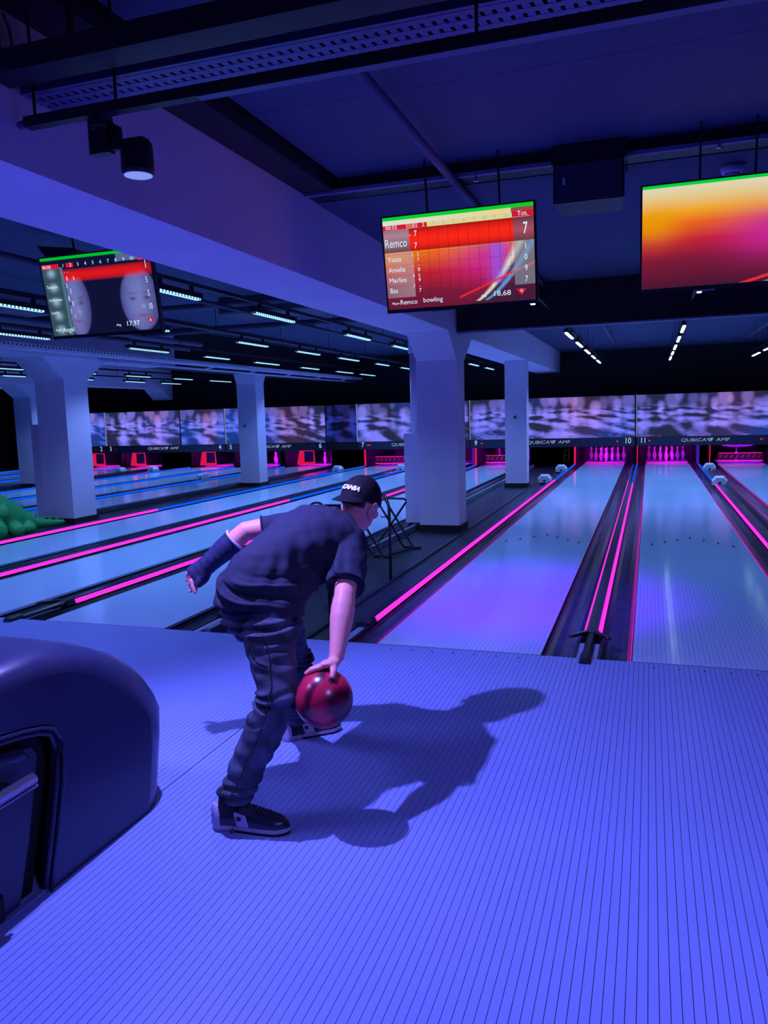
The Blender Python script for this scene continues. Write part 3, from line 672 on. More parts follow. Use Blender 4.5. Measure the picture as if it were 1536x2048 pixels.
part('lens_rim', MB().lathe([(0.053, 2.446), (0.059, 2.443), (0.057, 2.438), (0.051, 2.441)], (LX, LY, 0), 28), mat('rim', (0.2, 0.2, 0.5), 0.3), sp, True)
part('lens', MB().lathe([(0.0, 2.4385), (0.0525, 2.4385), (0.0525, 2.4400)], (LX, LY, 0), 28), emis('spot_lens', (0.26, 0.34, 1.0), 0.9), sp, label='glowing bluish lens')

# loudspeaker
s = root('loudspeaker', 'black ceiling loudspeaker hanging between the middle and right screens', 'loudspeaker', (-0.30, 0.60, 3.05))
part('cabinet', MB().prism([(-0.515, 0.50), (-0.085, 0.50), (-0.11, 0.85), (-0.49, 0.85)], 2, 2.79, 3.03), M_dark, s)
part('grille', MB().box(-0.505, -0.095, 0.492, 0.4995, 2.80, 3.02, 0.002), mat('grille', (0.03, 0.03, 0.07), 0.6, bump=(300, 0.5, 0.002)), s, label='dark mesh grille')
part('badge', MB().box(-0.455, -0.443, 0.488, 0.4915, 2.895, 2.94), mat('badge', (0.7, 0.7, 0.9), 0.4), s, label='small pale badge')
part('bracket', MB().box(-0.53, -0.075, 0.52, 0.58, 3.032, 3.14).box(-0.078, -0.07, 0.49, 0.53, 2.93, 3.0), M_dark, s)
s = root('smoke_detector', 'white ceiling smoke detector above the right screen', 'detector', (0.57, 1.07, 3.049))
part('base', MB().lathe([(0.070, 0.0), (0.074, -0.02), (0.066, -0.045), (0.05, -0.05)], n=20), mat('det_white', (0.5, 0.5, 0.8), 0.5), s, True, local=True)
part('chamber', MB().lathe([(0.048, -0.05), (0.046, -0.064), (0.03, -0.078), (0.0, -0.08)], n=20), mat('det_white', (0.5, 0.5, 0.8), 0.5), s, True, local=True)
# sprinkler heads on thin conduit
for i, (x, y, z, l) in enumerate(((-1.02, 0.56, 3.06, 'small sprinkler head on the black downstand near the middle screen'), (0.45, 0.50, 3.06, 'small sprinkler head above the detector'))):
    s = root('sprinkler', l, 'sprinkler', (x, y, z-0.02))
    part('head', MB().lathe([(0.008, 0.0), (0.012, -0.01), (0.006, -0.03), (0.020, -0.034), (0.020, -0.038)], n=10), mat('chrome', (0.7, 0.7, 0.8), 0.2, metal=1), s, True, local=True)
# dim pipes and duct in the left ceiling bay
lp = [((-3.3, 1.0, 3.0), (-3.3, 17.2, 3.0), 0.03, 'dark pipe along the ceiling, just left of the long beam'), ((-4.7, -2.0, 2.82), (-4.7, 17.2, 2.82), 0.025, 'dark pipe along the ceiling between the rows over lanes eight and nine'),
      ((-6.4, -2.0, 2.9), (-6.4, 17.2, 2.9), 0.04, 'dark pipe along the ceiling between the rows over lanes seven and eight'), ((-8.2, 4.3, 2.95), (-2.92, 4.3, 2.95), 0.04, 'dark cross pipe under the ceiling, nearer of two'),
      ((-8.2, 6.3, 2.9), (-2.92, 6.3, 2.9), 0.05, 'dark cross pipe under the ceiling, farther of two'),
      ((-7.7, 1.0, 2.86), (-7.7, 8.0, 2.86), 0.045, 'pale violet pipe beside the left beam'), ((-7.95, 1.0, 2.78), (-7.95, 8.0, 2.78), 0.03, 'thin violet pipe beside the left beam, lower one')]
for a, b, rr, l in lp:
    thing('ceiling_pipe', MB().tube([a, b], rr, 10), M_pipe if 'violet' in l else mat('duct_paint', (0.05, 0.05, 0.11), 0.6), l, 'pipe', smooth=True)
thing('air_duct', MB().box(-5.40, -4.0, 4.7, 5.4, 2.88, 3.099, 0.02), mat('duct_paint', (0.05, 0.05, 0.11), 0.6), 'dark rectangular air duct across the ceiling beyond the left screen', 'duct')
thing('loudspeaker', MB().prism([(-4.78, 2.98), (-4.42, 2.93), (-4.52, 2.66)], 1, 0.75, 0.95), M_dark, 'dark wedge loudspeaker hanging behind the left screen\'s corner', 'loudspeaker')

# ================================================================== SCREENS
M_scr = attr_emis('screen_glow', 1.0)
M_txt = emis('screen_text', (0.62, 0.85, 1.0), 1.0)
M_txty = emis('screen_text_yellow', (0.9, 0.85, 0.02), 1.0)
M_txtd = emis('screen_text_dark', (0.25, 0.45, 0.85), 1.0)
M_grn = emis('screen_green', (0.0, 0.62, 0.03), 1.0)
M_rbox = emis('screen_red', (0.72, 0.01, 0.04), 0.9)
M_pbox = emis('screen_pink', (0.80, 0.16, 0.16), 0.9)
M_ybox = emis('screen_cream', (0.80, 0.72, 0.30), 0.9)
M_gridl = emis('screen_line', (0.10, 0.004, 0.02), 0.5)
SW, SH = 1.01, 0.60
def pal(u, v, kind):
    """warm wallpaper: cream corner, orange, red, magenta, dark base, blue swoosh"""
    t = v+0.20*(u-0.35)*(-0.9)+0.12*math.sin(u*2.2)
    stops = [(0.0, (0.72, 0.72, 0.75)), (0.18, (0.75, 0.62, 0.32)), (0.34, (0.86, 0.38, 0.02)), (0.46, (0.82, 0.12, 0.01)), (0.62, (0.55, 0.015, 0.03)), (0.80, (0.20, 0.01, 0.04)), (1.1, (0.05, 0.008, 0.03))]
    if kind == 'mid': t = v*0.85+0.12-0.05*u
    c = stops[-1][1]
    for (a, ca), (b, cb) in zip(stops, stops[1:]):
        if t < a: c = ca; break
        if t < b: c = mix(ca, cb, (t-a)/(b-a)); break
    c = mix(c, (0.55, 0.02, 0.32), math.exp(-((u-0.72)/0.22)**2-((v-0.52)/0.22)**2)*0.85)
    c = mix(c, (0.80, 0.33, 0.0), math.exp(-((u-0.06)/0.14)**2-((v-0.36)/0.16)**2)*0.8)
    # swoosh: curves rising to the right
    def sw(c, x0, k, wd, col, a):
        xc = x0+k*(1-v)**0.62
        d = abs(u-xc)/(wd*(0.35+(1-v)*1.0))
        return mix(c, col, max(0, 1-d)*a)
    if kind == 'mid':
        xe = 0.56+0.30*(1-v)**0.55+0.16*(1-v)
        if u > xe: c = mix(c, (0.04, 0.012, 0.04), 0.85)
        c = sw(c, 0.57, 0.46, 0.05, (0.85, 0.80, 0.70), 1.0) if 0.25 < v < 0.97 else c
        c = sw(c, 0.62, 0.50, 0.045, (0.10, 0.42, 0.85), 0.95) if 0.3 < v < 0.97 else c
        c = mix(c, (0.25, 0.10, 0.80), math.exp(-((u-0.76)/0.05)**2)*0.7*(0.35 < v < 0.8))
        d = abs((v-0.62)-(0.98-u)*0.62)
        if d < 0.012 and u > 0.5: c = mix(c, (0.85, 0.02, 0.03), 0.9)
    else:
        d = abs((v-0.80)-(1.02-u)*0.45)
        if d < 0.014 and u > 0.55: c = mix(c, (0.8, 0.03, 0.04), 0.9)
        d = abs((v-0.86)-(1.02-u)*0.48)
        if d < 0.02 and u > 0.6: c = mix(c, (0.35, 0.42, 0.75), 0.9)
    return c
def scr_mid(u, v):
    c = pal(u, v, 'mid')
    if v < 0.035: return (0.0, 0.62, 0.03)
    if v < 0.09: return mix((0.70, 0.74, 0.70), (0.78, 0.66, 0.30), min(1, u*1.3)) if u < 0.86 else (0.28, 0.08, 0.06)
    if 0.14 <= v < 0.38:
        if u < 0.18: return mix((0.12, 0.03, 0.05), (0.42, 0.22, 0.30), 1-abs(v-0.2)/0.2)
        if u < 0.87: return mix((0.32, 0.006, 0.006), (0.95, 0.02, 0.01), math.sin(PI*(v-0.14)/0.24)**0.8)
        return mix((0.10, 0.03, 0.05), (0.38, 0.08, 0.12), 1-abs(v-0.26)/0.14)
    if v >= 0.38 and u < 0.2 and v < 0.87: return mix(c, (0.45, 0.36, 0.42), 0.30+u)
    if v >= 0.38 and u > 0.87 and v < 0.83: return mix(c, (0.22, 0.24, 0.30), 0.62)
    return c
def face(c, u, v, cx, cy, rx, ry):
    d = ((u-cx)/rx)**2+((v-cy)/ry)**2
    if d < 1.12:
        s = min(1, (1.12-d)*5); sk = mix((0.05, 0.06, 0.26), (0.17, 0.19, 0.50), max(0, 1-((u-cx)/rx)**2-0.5*((v-cy)/ry)**2)); sk = mix(sk, (0.04, 0.03, 0.13), max(0, (u-cx)/rx)*0.5+0.25*max(0, noise.noise(Vector((u*14, v*9, cx)))))
        for ex in (-0.38, 0.36):
            e = ((u-cx-ex*rx)/(0.17*rx))**2+((v-cy+0.05*ry)/(0.06*ry))**2
            sk = mix(sk, (0.03, 0.03, 0.10), math.exp(-e)*0.8)
            e = ((u-cx-ex*rx)/(0.24*rx))**2+((v-cy+0.22*ry)/(0.035*ry))**2
            sk = mix(sk, (0.05, 0.05, 0.15), math.exp(-e)*0.5)
        e = ((u-cx-0.02)/(0.10*rx))**2+((v-cy-0.22*ry)/(0.07*ry))**2; sk = mix(sk, (0.34, 0.37, 0.58), math.exp(-e)*0.6)
        e = ((u-cx)/(0.28*rx))**2+((v-cy-0.52*ry)/(0.05*ry))**2; sk = mix(sk, (0.20, 0.05, 0.18), math.exp(-e)*0.8)
        c = mix(c, sk, s)
    return c
def scr_left(u, v):
    c = (0.005, 0.006, 0.035)
    if v < 0.035: return (0.0, 0.5, 0.03)
    c = face(c, u, v, 0.27, 0.62, 0.13, 0.40) if u > 0.2 else c
    c = face(c, u, v, 0.86, 0.62, 0.17, 0.38)
    if 0.03 < v < 0.13 and u > 0.70: c = mix(c, (0.12, 0.16, 0.36), 0.8)
    if 0.16 <= v < 0.33 and u > 0.19: c = mix(c, (0.72, 0.008, 0.012), math.sin(PI*(v-0.16)/0.17)**0.7*(1-0.5*max(0, (u-0.88)/0.12)))
    if v > 0.13 and u < 0.17:
        q = (v-0.13) % 0.18; cc = 0.09+0.02
        c = (0.03, 0.07, 0.10)
        c = mix(c, (0.28, 0.42, 0.60), math.exp(-((u-0.085)/0.035)**2-((q-0.07)/0.05)**2))
    if 0.17 <= u < 0.20 and v > 0.13: c = mix(c, (0.10, 0.22, 0.30), 0.7)
    return c
def screen(name, label, loc, fn, w_=SW, h_=SH, rods=(0.30, 0.78), rodtop=3.145):
    r = root(name, label, 'screen', loc, 'score screens', rot=(0.165, 0, 0))
    part('bezel', MB().box(-0.012, w_+0.012, 0.001, 0.045, -h_-0.025, 0.010), M_black, r, local=True)
    g = colour_grid(w_, h_, 250, 150, fn); part('display', g, M_scr, r)
    part('foot_bar', MB().box(w_*0.30, w_*0.42, -0.006, 0.03, -h_-0.034, -h_-0.025), mat('alu', (0.3, 0.3, 0.45), 0.4), r, local=True)
    for k in rods: part('hanging_rod', MB().box(w_*k-0.006, w_*k+0.006, 0.047, 0.059, -h_*0.6, (rodtop-loc[2])/0.99), M_blackm, r, local=True)
    return r
def stext(r, s, x, y, size, m=None, sx=1.0, align='CENTER', bold=0.0):
    return wall_text('lettering', s, size, (x, -0.0025, -y), m or M_txt, r, extrude=0.0003, sx=sx, align=align, bold=bold)
def sbox(r, x0, x1, y0, y1, m, name='label_box', d=0.0012):
    part(name, MB().box(x0, x1, -d, -0.0004, -y1, -y0), m, r, local=True)
# middle screen
S = screen('score_screen', 'middle score screen listing Remco and four more players, orange and magenta', (-1.645, 0.46, 2.812), scr_mid)
sbox(S, 0.0, 0.165, 0.052, 0.082, M_rbox); sbox(S, 0.168, 0.238, 0.052, 0.082, M_pbox); sbox(S, 0.241, 0.308, 0.052, 0.082, M_rbox)
for k in range(8): sbox(S, 0.312+k*0.069, 0.378+k*0.069, 0.052, 0.082, M_ybox)
sbox(S, 0.872, SW, 0.045, 0.080, M_rbox)
stext(S, '00:55', 0.06, 0.067, 0.034, sx=1.1)
for k in range(10): stext(S, str(k+1), 0.215+k*0.0685, 0.066, 0.034, M_txt if k < 2 else M_txtd)
stext(S, 'Tot.', 0.94, 0.062, 0.040)
stext(S, 'Remco', 0.085, 0.170, 0.078, sx=0.72, bold=0.0)
stext(S, '7', 0.225, 0.118, 0.052, sx=0.8); stext(S, '-', 0.188, 0.122, 0.04); stext(S, '7', 0.222, 0.195, 0.052, sx=0.8)
stext(S, '7', 0.955, 0.155, 0.10, sx=0.6, bold=0.001)
rowsN = [('Yesta', '1', '1', '2'), ('Amelia', '0', '-', '-'), ('Marlies', '9', '4', '5'), ('Bas', '7', '7', '-')]
for i, (n, tot, a, b) in enumerate(rowsN):
    yy = 0.272+i*0.068
    stext(S, n, 0.018, yy, 0.046, sx=0.95, align='LEFT'); stext(S, tot, 0.235, yy+0.008, 0.036)
    stext(S, a, 0.195, yy-0.022, 0.030); stext(S, b, 0.235, yy-0.022, 0.030)
    stext(S, tot if tot != '1' else '1', 0.955, yy-0.01, 0.052, sx=0.8)
gl = MB()
for i in range(4): gl.box(0.01, 0.88, -0.001, -0.0004, -(0.242+i*0.068)-0.001, -(0.242+i*0.068))
for k in range(10): gl.box(0.24+k*0.0685, 0.2415+k*0.0685, -0.001, -0.0004, -0.515, -0.09)
part('score_grid', gl, M_gridl, S, local=True)
stext(S, 'Player', 0.028, 0.560, 0.022, align='LEFT'); stext(S, 'Remco', 0.085, 0.556, 0.044, sx=1.0, align='LEFT'); stext(S, 'bowling', 0.25, 0.552, 0.044, align='LEFT')
stext(S, 'Avg.', 0.67, 0.552, 0.022); stext(S, '18,68', 0.79, 0.545, 0.046, sx=1.2)
part('red_emblem', MB().prism([(0.885, -0.525), (0.955, -0.525), (0.92, -0.565)], 1, -0.0018, -0.0005), M_rbox, S, local=True); stext(S, 'Q', 0.92, 0.537, 0.026)
# right screen
S = screen('score_screen', 'right hand screen showing a plain orange to magenta wallpaper', (0.022, 0.46, 2.822), lambda u, v: (0.0, 0.62, 0.05) if v < 0.028 else pal(u, v, 'r'), rods=(0.32, 0.62))
# left screen
S = screen('score_screen', 'left score screen with two large faces and a red score row', (-4.51, 0.46, 2.80), scr_left)
stext(S, '00:50', 0.055, 0.070, 0.034, sx=1.1); sbox(S, 0.005, 0.17, 0.052, 0.086, M_rbox); sbox(S, 0.24, 0.308, 0.052, 0.086, M_rbox); sbox(S, 0.90, 1.0, 0.052, 0.086, M_rbox)
for k in range(10): stext(S, str(k+1), 0.215+k*0.0705, 0.069, 0.036)
stext(S, 'Tot.', 0.95, 0.068, 0.036)
stext(S, '1', 0.965, 0.12, 0.085, sx=0.6); stext(S, '0', 0.23, 0.168, 0.045, sx=0.7); stext(S, '6', 0.295, 0.168, 0.045, M_txty, sx=0.7)
stext(S, '-  -  -', 0.22, 0.118, 0.03)
for i, (n, a, b) in enumerate((('Tannyshc', '3', '5'), ('Lindemann', '8', '5'), ('Leonie', '1', '10'))):
    yy = 0.222+i*0.098
    stext(S, n, 0.02, yy+0.0, 0.034, align='LEFT', sx=0.85); stext(S, a, 0.215, yy+0.0, 0.05, sx=0.6); stext(S, a, 0.245, yy+0.04, 0.05, M_txty if i == 2 else M_txt, sx=0.6)
    stext(S, b, 0.955, yy-0.01+0.02, 0.065, sx=0.55)
stext(S, 'Player', 0.03, 0.555, 0.022, align='LEFT'); stext(S, 'Angel', 0.10, 0.557, 0.052, sx=0.95, align='LEFT'); stext(S, 'Avg.', 0.64, 0.548, 0.026); stext(S, '17,97', 0.77, 0.545, 0.052, sx=1.1)
part('red_emblem', MB().prism([(0.905, -0.515), (0.965, -0.515), (0.935, -0.56)], 1, -0.0018, -0.0005), M_rbox, S, local=True); stext(S, '8', 0.935, 0.53, 0.028)
#@@PART2
# ================================================================== BALL RETURN (left foreground)
M_hood = mat('hood_plastic', (0.026, 0.036, 0.100), 0.30, spec=0.5, bump=(220, 0.06, 0.001))
M_hood2 = mat('hood_panel', (0.030, 0.036, 0.09), 0.4, bump=(220, 0.06, 0.001))
br = root('ball_return', 'large dark blue rounded ball return hood in the left foreground', 'ball return', (-2.0, -3.0, 0.0))
HP = [(-2.325, 0.0), (-2.300, 0.12), (-2.275, 0.25), (-2.262, 0.36), (-2.275, 0.43), (-2.305, 0.50), (-2.36, 0.575), (-2.44, 0.645), (-2.54, 0.705), (-2.66, 0.755), (-2.80, 0.784), (-2.96, 0.784), (-3.14, 0.775), (-3.35, 0.760), (-3.9, 0.74)]
def hood_ring(x, ins, push):
    """side profile pulled in by ins, front pushed forward by push"""
    out = []
    for y, z in HP:
        k = max(0, 1-(z/0.87))                      # 1 at the floor, 0 on the top
        out.append((x, y-ins*0.8*min(1, max(0, (z-0.30)/0.25))*min(1, k*2.5)+push*min(1, k*1.7), max(0, z-ins*min(1, max(0, (z-0.35)/0.25)))))
    return out
xs = [(-1.742, 0.075, 0.0), (-1.746, 0.058, 0.014), (-1.757, 0.036, 0.058), (-1.780, 0.018, 0.105), (-1.83, 0.003, 0.150), (-1.93, -0.006, 0.172), (-2.05, -0.008, 0.176), (-2.17, -0.006, 0.168), (-2.26, 0.003, 0.135), (-2.31, 0.020, 0.09), (-2.33, 0.045, 0.04), (-2.338, 0.075, 0.0)]
vs = []; n = len(HP)
for a in xs: vs += hood_ring(*a)
fs = [(i*n+k, (i+1)*n+k, (i+1)*n+k+1, i*n+k+1) for i in range(len(xs)-1) for k in range(n-1)]
hood = MB().add(vs, fs)
# near side wall with the recess cut out of it, far side wall plain
REC = [(-2.842, 0.0), (-2.80, 0.15), (-2.752, 0.33), (-2.738, 0.42), (-2.745, 0.485), (-2.775, 0.53), (-2.82, 0.552), (-2.90, 0.572), (-3.04, 0.595), (-3.30, 0.62), (-3.9, 0.62)]
m = n+len(REC)
hood.add([(-1.742, y, z) for _, y, z in hood_ring(-1.742, 0.075, 0)]+[(-1.742, y, z) for y, z in reversed(REC)], [tuple(range(m))])
hood.add([(-2.338, y, z) for _, y, z in hood_ring(-2.338, 0.075, 0)]+[(-2.338, -3.9, 0)], [tuple(range(n+1))])
# recess wall
nr = len(REC)
hood.add([(-1.742, y, z) for y, z in REC]+[(-1.80, y, z) for y, z in REC], [(i, i+1, nr+i+1, nr+i) for i in range(nr-1)])
hm = hood.mesh('hood', (-2.0, -3.0, 0)); hm.materials.append(M_hood)
ho = part('hood', hm, M_hood, br)
for p in hm.polygons: p.use_smooth = len(p.vertices) == 4
def inset(P, d): return [(y-d*(0.9 if z < 0.5 else 0.45), z-(0 if z < 0.4 else d*0.9)) for y, z in P]
# raised rim around the opening, then the dark slot and the inner door
part('opening_rim', MB().tube([(-1.741, y, z) for y, z in inset(REC, 0.010)][:-1], 0.0065, 8), M_hood, br, True, label='raised rim around the recess')
part('opening_rim', MB().tube([(-1.752, y, z) for y, z in inset(REC, 0.028)][:-1], 0.009, 8), M_hood2, br, True)
r1 = inset(REC, 0.034)
part('slot', MB().prism(r1+[(-3.9, 0.0)], 0, -1.83, -1.80), M_blackm, br, label='black slot behind the rim')
r2 = [(-2.965, 0.0), (-2.90, 0.20), (-2.855, 0.38), (-2.838, 0.455), (-2.86, 0.488), (-2.93, 0.505), (-3.05, 0.53), (-3.30, 0.55), (-3.9, 0.55)]
part('door', MB().prism(r2+[(-3.9, 0.0)], 0, -1.799, -1.765), M_hood2, br, label='inner side door')
part('ledge', MB().tube([(-1.765, -3.7, 0.535), (-1.765, -3.20, 0.52), (-1.765, -3.02, 0.502), (-1.768, -2.90, 0.478), (-1.775, -2.86, 0.45)], [0.022, 0.022, 0.020, 0.016, 0.008], 10), M_hood, br, True)
hd = part('handle', MB().tube([(-1.722, -3.60, 0.405), (-1.722, -2.905, 0.412)], [0.019, 0.019], 20).tube([(-1.716, -3.6, 0.380), (-1.716, -2.898, 0.388)], 0.006, 10), mat('chrome_tube', (0.55, 0.55, 0.75), 0.18, metal=0.9), br, True, label='thick chrome grab bar')
part('bar_mount', MB().box(-1.765, -1.73, -3.02, -2.98, 0.39, 0.43), M_hood2, hd)
part('base_foot', MB().box(-2.28, -1.84, -2.30, -2.142, 0.0, 0.022, 0.008).box(-1.80, -1.752, -3.3, -3.02, 0.0, 0.10, 0.01), M_blackm, br)
part('kick_strip', MB().box(-1.764, -1.744, -3.7, -2.86, 0.0, 0.016), mat('kick', (0.2, 0.22, 0.5), 0.5), br)

# ================================================================== BALL RAMP FRAMES (black tube)
def side_frame(r, ox, oy):
    """crossing legs of one side of a ramp; ox, oy is the tip of its longer foot"""
    t = lambda *p: [(ox+x, oy+y, z-0.042) for x, y, z in p]
    part('leg', MB().tube(t((0.0, 0, 0.0), (-0.085, 0, 0.0), (-0.11, 0, 0.03), (-0.43, 0, 0.57), (-0.45, 0, 0.61)), 0.0125, 10), M_black, r, True)
    part('leg', MB().tube(t((-0.13, 0.03, 0.0), (-0.215, 0.03, 0.0), (-0.24, 0.03, 0.03), (-0.40, 0.03, 0.32), (-0.52, 0.03, 0.52)), 0.0125, 10), M_black, r, True)
    part('arm', MB().tube(t((-0.44, 0, 0.575), (-0.20, 0, 0.57), (-0.168, 0, 0.556), (-0.168, 0, 0.53), (-0.37, 0, 0.25), (-0.56, 0, 0.0), (-0.62, 0, 0.0)), 0.0125, 10), M_black, r, True)
    part('guide_loop', MB().tube(t(*[(-0.215+0.07*math.cos(q), 0.015, 0.17+0.07*math.sin(q)) for q in [PI*1.05+i*PI/10 for i in range(11)]]), 0.007, 8), M_black, r, True)
    part('guide_loop', MB().tube(t(*[(-0.455+0.09*math.cos(q), 0.015, 0.44+0.09*math.sin(q)) for q in [-PI*0.62+i*PI/9 for i in range(9)]]), 0.008, 8), M_black, r, True)
r = root('ball_ramp', 'black bent tube ball ramp standing between the bowler\'s head and the broad pillar', 'ball ramp', (-2.5, 3.0, -0.055), 'black tube ball ramps')
side_frame(r, -2.41, 3.86); side_frame(r, -2.57, 3.24)
part('post', MB().tube([(-2.21, 2.12, -0.052), (-2.205, 2.12, 0.50), (-2.215, 2.14, 0.64), (-2.27, 2.24, 0.72), (-2.38, 2.45, 0.73), (-2.78, 3.24, 0.60), (-2.86, 3.40, 0.56)], 0.0145, 10), M_black, r, True)
part('cross_tube', MB().tube([(-2.85, 3.86, 0.56), (-3.0, 3.24, 0.56)], 0.011, 8), M_black, r, True)
part('cross_tube', MB().tube([(-2.50, 3.86, -0.042), (-2.66, 3.24, -0.042)], 0.010, 8), M_black, r, True)
r = root('ball_ramp', 'black bent tube ball ramp hidden behind the bowler, only its round loop and post showing', 'ball ramp', (-2.3, 1.2, -0.055), 'black tube ball ramps')
part('post', MB().tube([(-2.20, 0.62, -0.052), (-2.20, 0.62, 0.50), (-2.22, 0.66, 0.62), (-2.30, 0.80, 0.68), (-2.46, 1.10, 0.70), (-2.62, 1.40, 0.70)], 0.0145, 10), M_black, r, True)
part('guide_loop', MB().tube([(-2.71+0.085*math.cos(q), 1.60, 0.66+0.085*math.sin(q)) for q in [i*PI/9 for i in range(19)]], 0.010, 8), M_black, r, True)
part('arm', MB().tube([(-2.62, 1.40, 0.70), (-2.60, 1.55, 0.725), (-2.48, 1.60, 0.72), (-2.38, 1.62, 0.64), (-2.58, 1.62, 0.30), (-2.75, 1.62, -0.042), (-2.82, 1.62, -0.042)], 0.0125, 10), M_black, r, True)
part('leg', MB().tube([(-2.79, 1.60, 0.66), (-2.74, 1.60, 0.50), (-2.44, 1.60, -0.02), (-2.40, 1.60, -0.042), (-2.30, 1.60, -0.042)], 0.0125, 10), M_black, r, True)

# ================================================================== GREEN RIDGED FIGURE
M_green = mat('green_plastic', (0.02, 0.40, 0.10), 0.45, bump=(25, 0.3, 0.01))
gr = root('ramp_figure', 'green moulded animal-shaped kids\' ramp with a jagged back, by the left pillar', 'kids ramp', (-8.4, 3.6, -0.054))
gb = MB()
sp_ = [(-8.42, 2.5, 0.46), (-8.42, 2.95, 0.47), (-8.41, 3.35, 0.40), (-8.40, 3.75, 0.27), (-8.39, 4.05, 0.17), (-8.38, 4.30, 0.08), (-8.38, 4.60, 0.04), (-8.38, 4.92, 0.02)]
gb.tube(sp_, [(0.20, 0.34), (0.25, 0.38), (0.25, 0.34), (0.20, 0.25), (0.15, 0.16), (0.10, 0.09), (0.06, 0.06), (0.035, 0.035)], 16)
for c, rr in (((-8.20, 3.0, 0.10), (0.13, 0.22, 0.16)), ((-8.18, 3.42, 0.10), (0.11, 0.16, 0.14)), ((-8.20, 3.78, 0.06), (0.10, 0.13, 0.11)), ((-8.24, 4.05, 0.05), (0.09, 0.12, 0.09)), ((-8.25, 3.1, 0.42), (0.16, 0.16, 0.16)), ((-8.24, 3.55, 0.33), (0.12, 0.13, 0.12))): gb.ellipsoid(c, rr)
gm = remesh(gb, 'moulded_body', 0.022, 3, (-8.4, 3.6, -0.054)); gm.materials.append(M_green)
for v in gm.vertices:
    v.co.z = max(0.0, v.co.z)
part('moulded_body', gm, M_green, gr, True)
for i in range(15):                                                # back ridge, one horn after another
    t = i/15*(len(sp_)-1); a = int(t); f = t-a; p = Vector(sp_[a]).lerp(Vector(sp_[a+1]), f); tz = [0.34, 0.38, 0.34, 0.25, 0.16, 0.09, 0.06, 0.035]
    z = p.z+tz[a]*(1-f)*0.80+tz[a+1]*f*0.80; d = (Vector(sp_[a+1])-Vector(sp_[a])).normalized(); h = 0.10+0.07*(1-i/15)
    part('back_spike', MB().add([(p.x-d.x*0.05, p.y-d.y*0.05, z-0.05), (p.x+d.x*0.05, p.y+d.y*0.05, z-0.05), (p.x+0.02, p.y-0.02, z-0.05), (p.x-0.02, p.y+0.02, z-0.05), (p.x+d.x*0.015, p.y+d.y*0.015, z+h)], [(0, 2, 4), (2, 1, 4), (1, 3, 4), (3, 0, 4), (0, 3, 1, 2)]), M_green, gr)

# ================================================================== THE BOWLER
def V(*a): return Vector(a)
def ball_pt(c, r, n_): return Vector(c)+Vector(n_).normalized()*r
PR = root('person', 'person bending forward from behind, backwards black cap, dark shirt, left forearm in a cast', 'person', (-1.38, -2.0, 0.0))
M_skin = mat('skin', (0.88, 0.34, 0.36), 0.5, spec=0.35, bump=(90, 0.08, 0.002))
M_shirt = mat('shirt_cloth', (0.026, 0.030, 0.066), 0.85, spec=0.2, bump=(140, 0.15, 0.002))
M_jeans = mat('washed_denim', (0.052, 0.064, 0.125), 0.75, spec=0.3, vary=(14, 0.6), bump=(260, 0.25, 0.0015))
M_cap = mat('cap_cloth', (0.010, 0.010, 0.018), 0.8, spec=0.2, bump=(300, 0.2, 0.001))
M_cast = mat('cast_wrap', (0.014, 0.018, 0.085), 0.75, bump=(120, 0.6, 0.003), vary=(40, 0.3))
M_castlin = mat('cast_lining', (0.60, 0.48, 0.85), 0.8, bump=(150, 0.4, 0.002))
M_hair = mat('dark_hair', (0.05, 0.03, 0.035), 0.7, bump=(300, 0.8, 0.004))
BC = V(-1.052, -2.17, 0.465); BR = 0.1085
shR, elR, wrR = V(-1.128, -1.66, 0.945), V(-1.062, -1.905, 0.788), V(-1.032, -2.085, 0.592)
shL, elL, wrL = V(-1.455, -1.51, 1.018), V(-1.655, -1.60, 0.996), V(-1.835, -1.67, 0.838)
neckb, headc = V(-1.215, -1.50, 0.985), V(-1.170, -1.40, 1.105)
# head frame: f forward, r right, u up
yaw_h = math.radians(17); pit = math.radians(-24)
hf = V(math.sin(yaw_h)*math.cos(pit), math.cos(yaw_h)*math.cos(pit), math.sin(pit)); hr = V(hf.y, -hf.x, 0).normalized(); hu = hr.cross(hf)
roll = math.radians(6); hr, hu = hr*math.cos(roll)-hu*math.sin(roll), hu*math.cos(roll)+hr*math.sin(roll)
HM = Matrix((hr, hf, hu)).transposed()
def H(x, y, z): return headc+HM @ V(x, y, z)
skin = MB()
skin.ellipsoid(headc, (0.074, 0.094, 0.098), HM, 28, 18)
skin.ellipsoid(H(0, 0.028, -0.058), (0.058, 0.066, 0.066), HM)                # jaw mass
skin.ellipsoid(H(0, 0.066, -0.098), (0.026, 0.024, 0.022), HM)                # chin
skin.ellipsoid(H(0, 0.098, -0.030), (0.014, 0.022, 0.020), HM); skin.ellipsoid(H(0, 0.092, -0.008), (0.009, 0.014, 0.026), HM)   # nose
for s_ in (-1, 1):
    skin.ellipsoid(H(s_*0.045, 0.062, -0.030), (0.022, 0.022, 0.020), HM)      # cheekbone
    skin.ellipsoid(H(s_*0.030, 0.082, 0.014), (0.022, 0.012, 0.008), HM)       # brow
skin.ellipsoid(H(0, 0.086, -0.066), (0.024, 0.012, 0.009), HM)                # lips
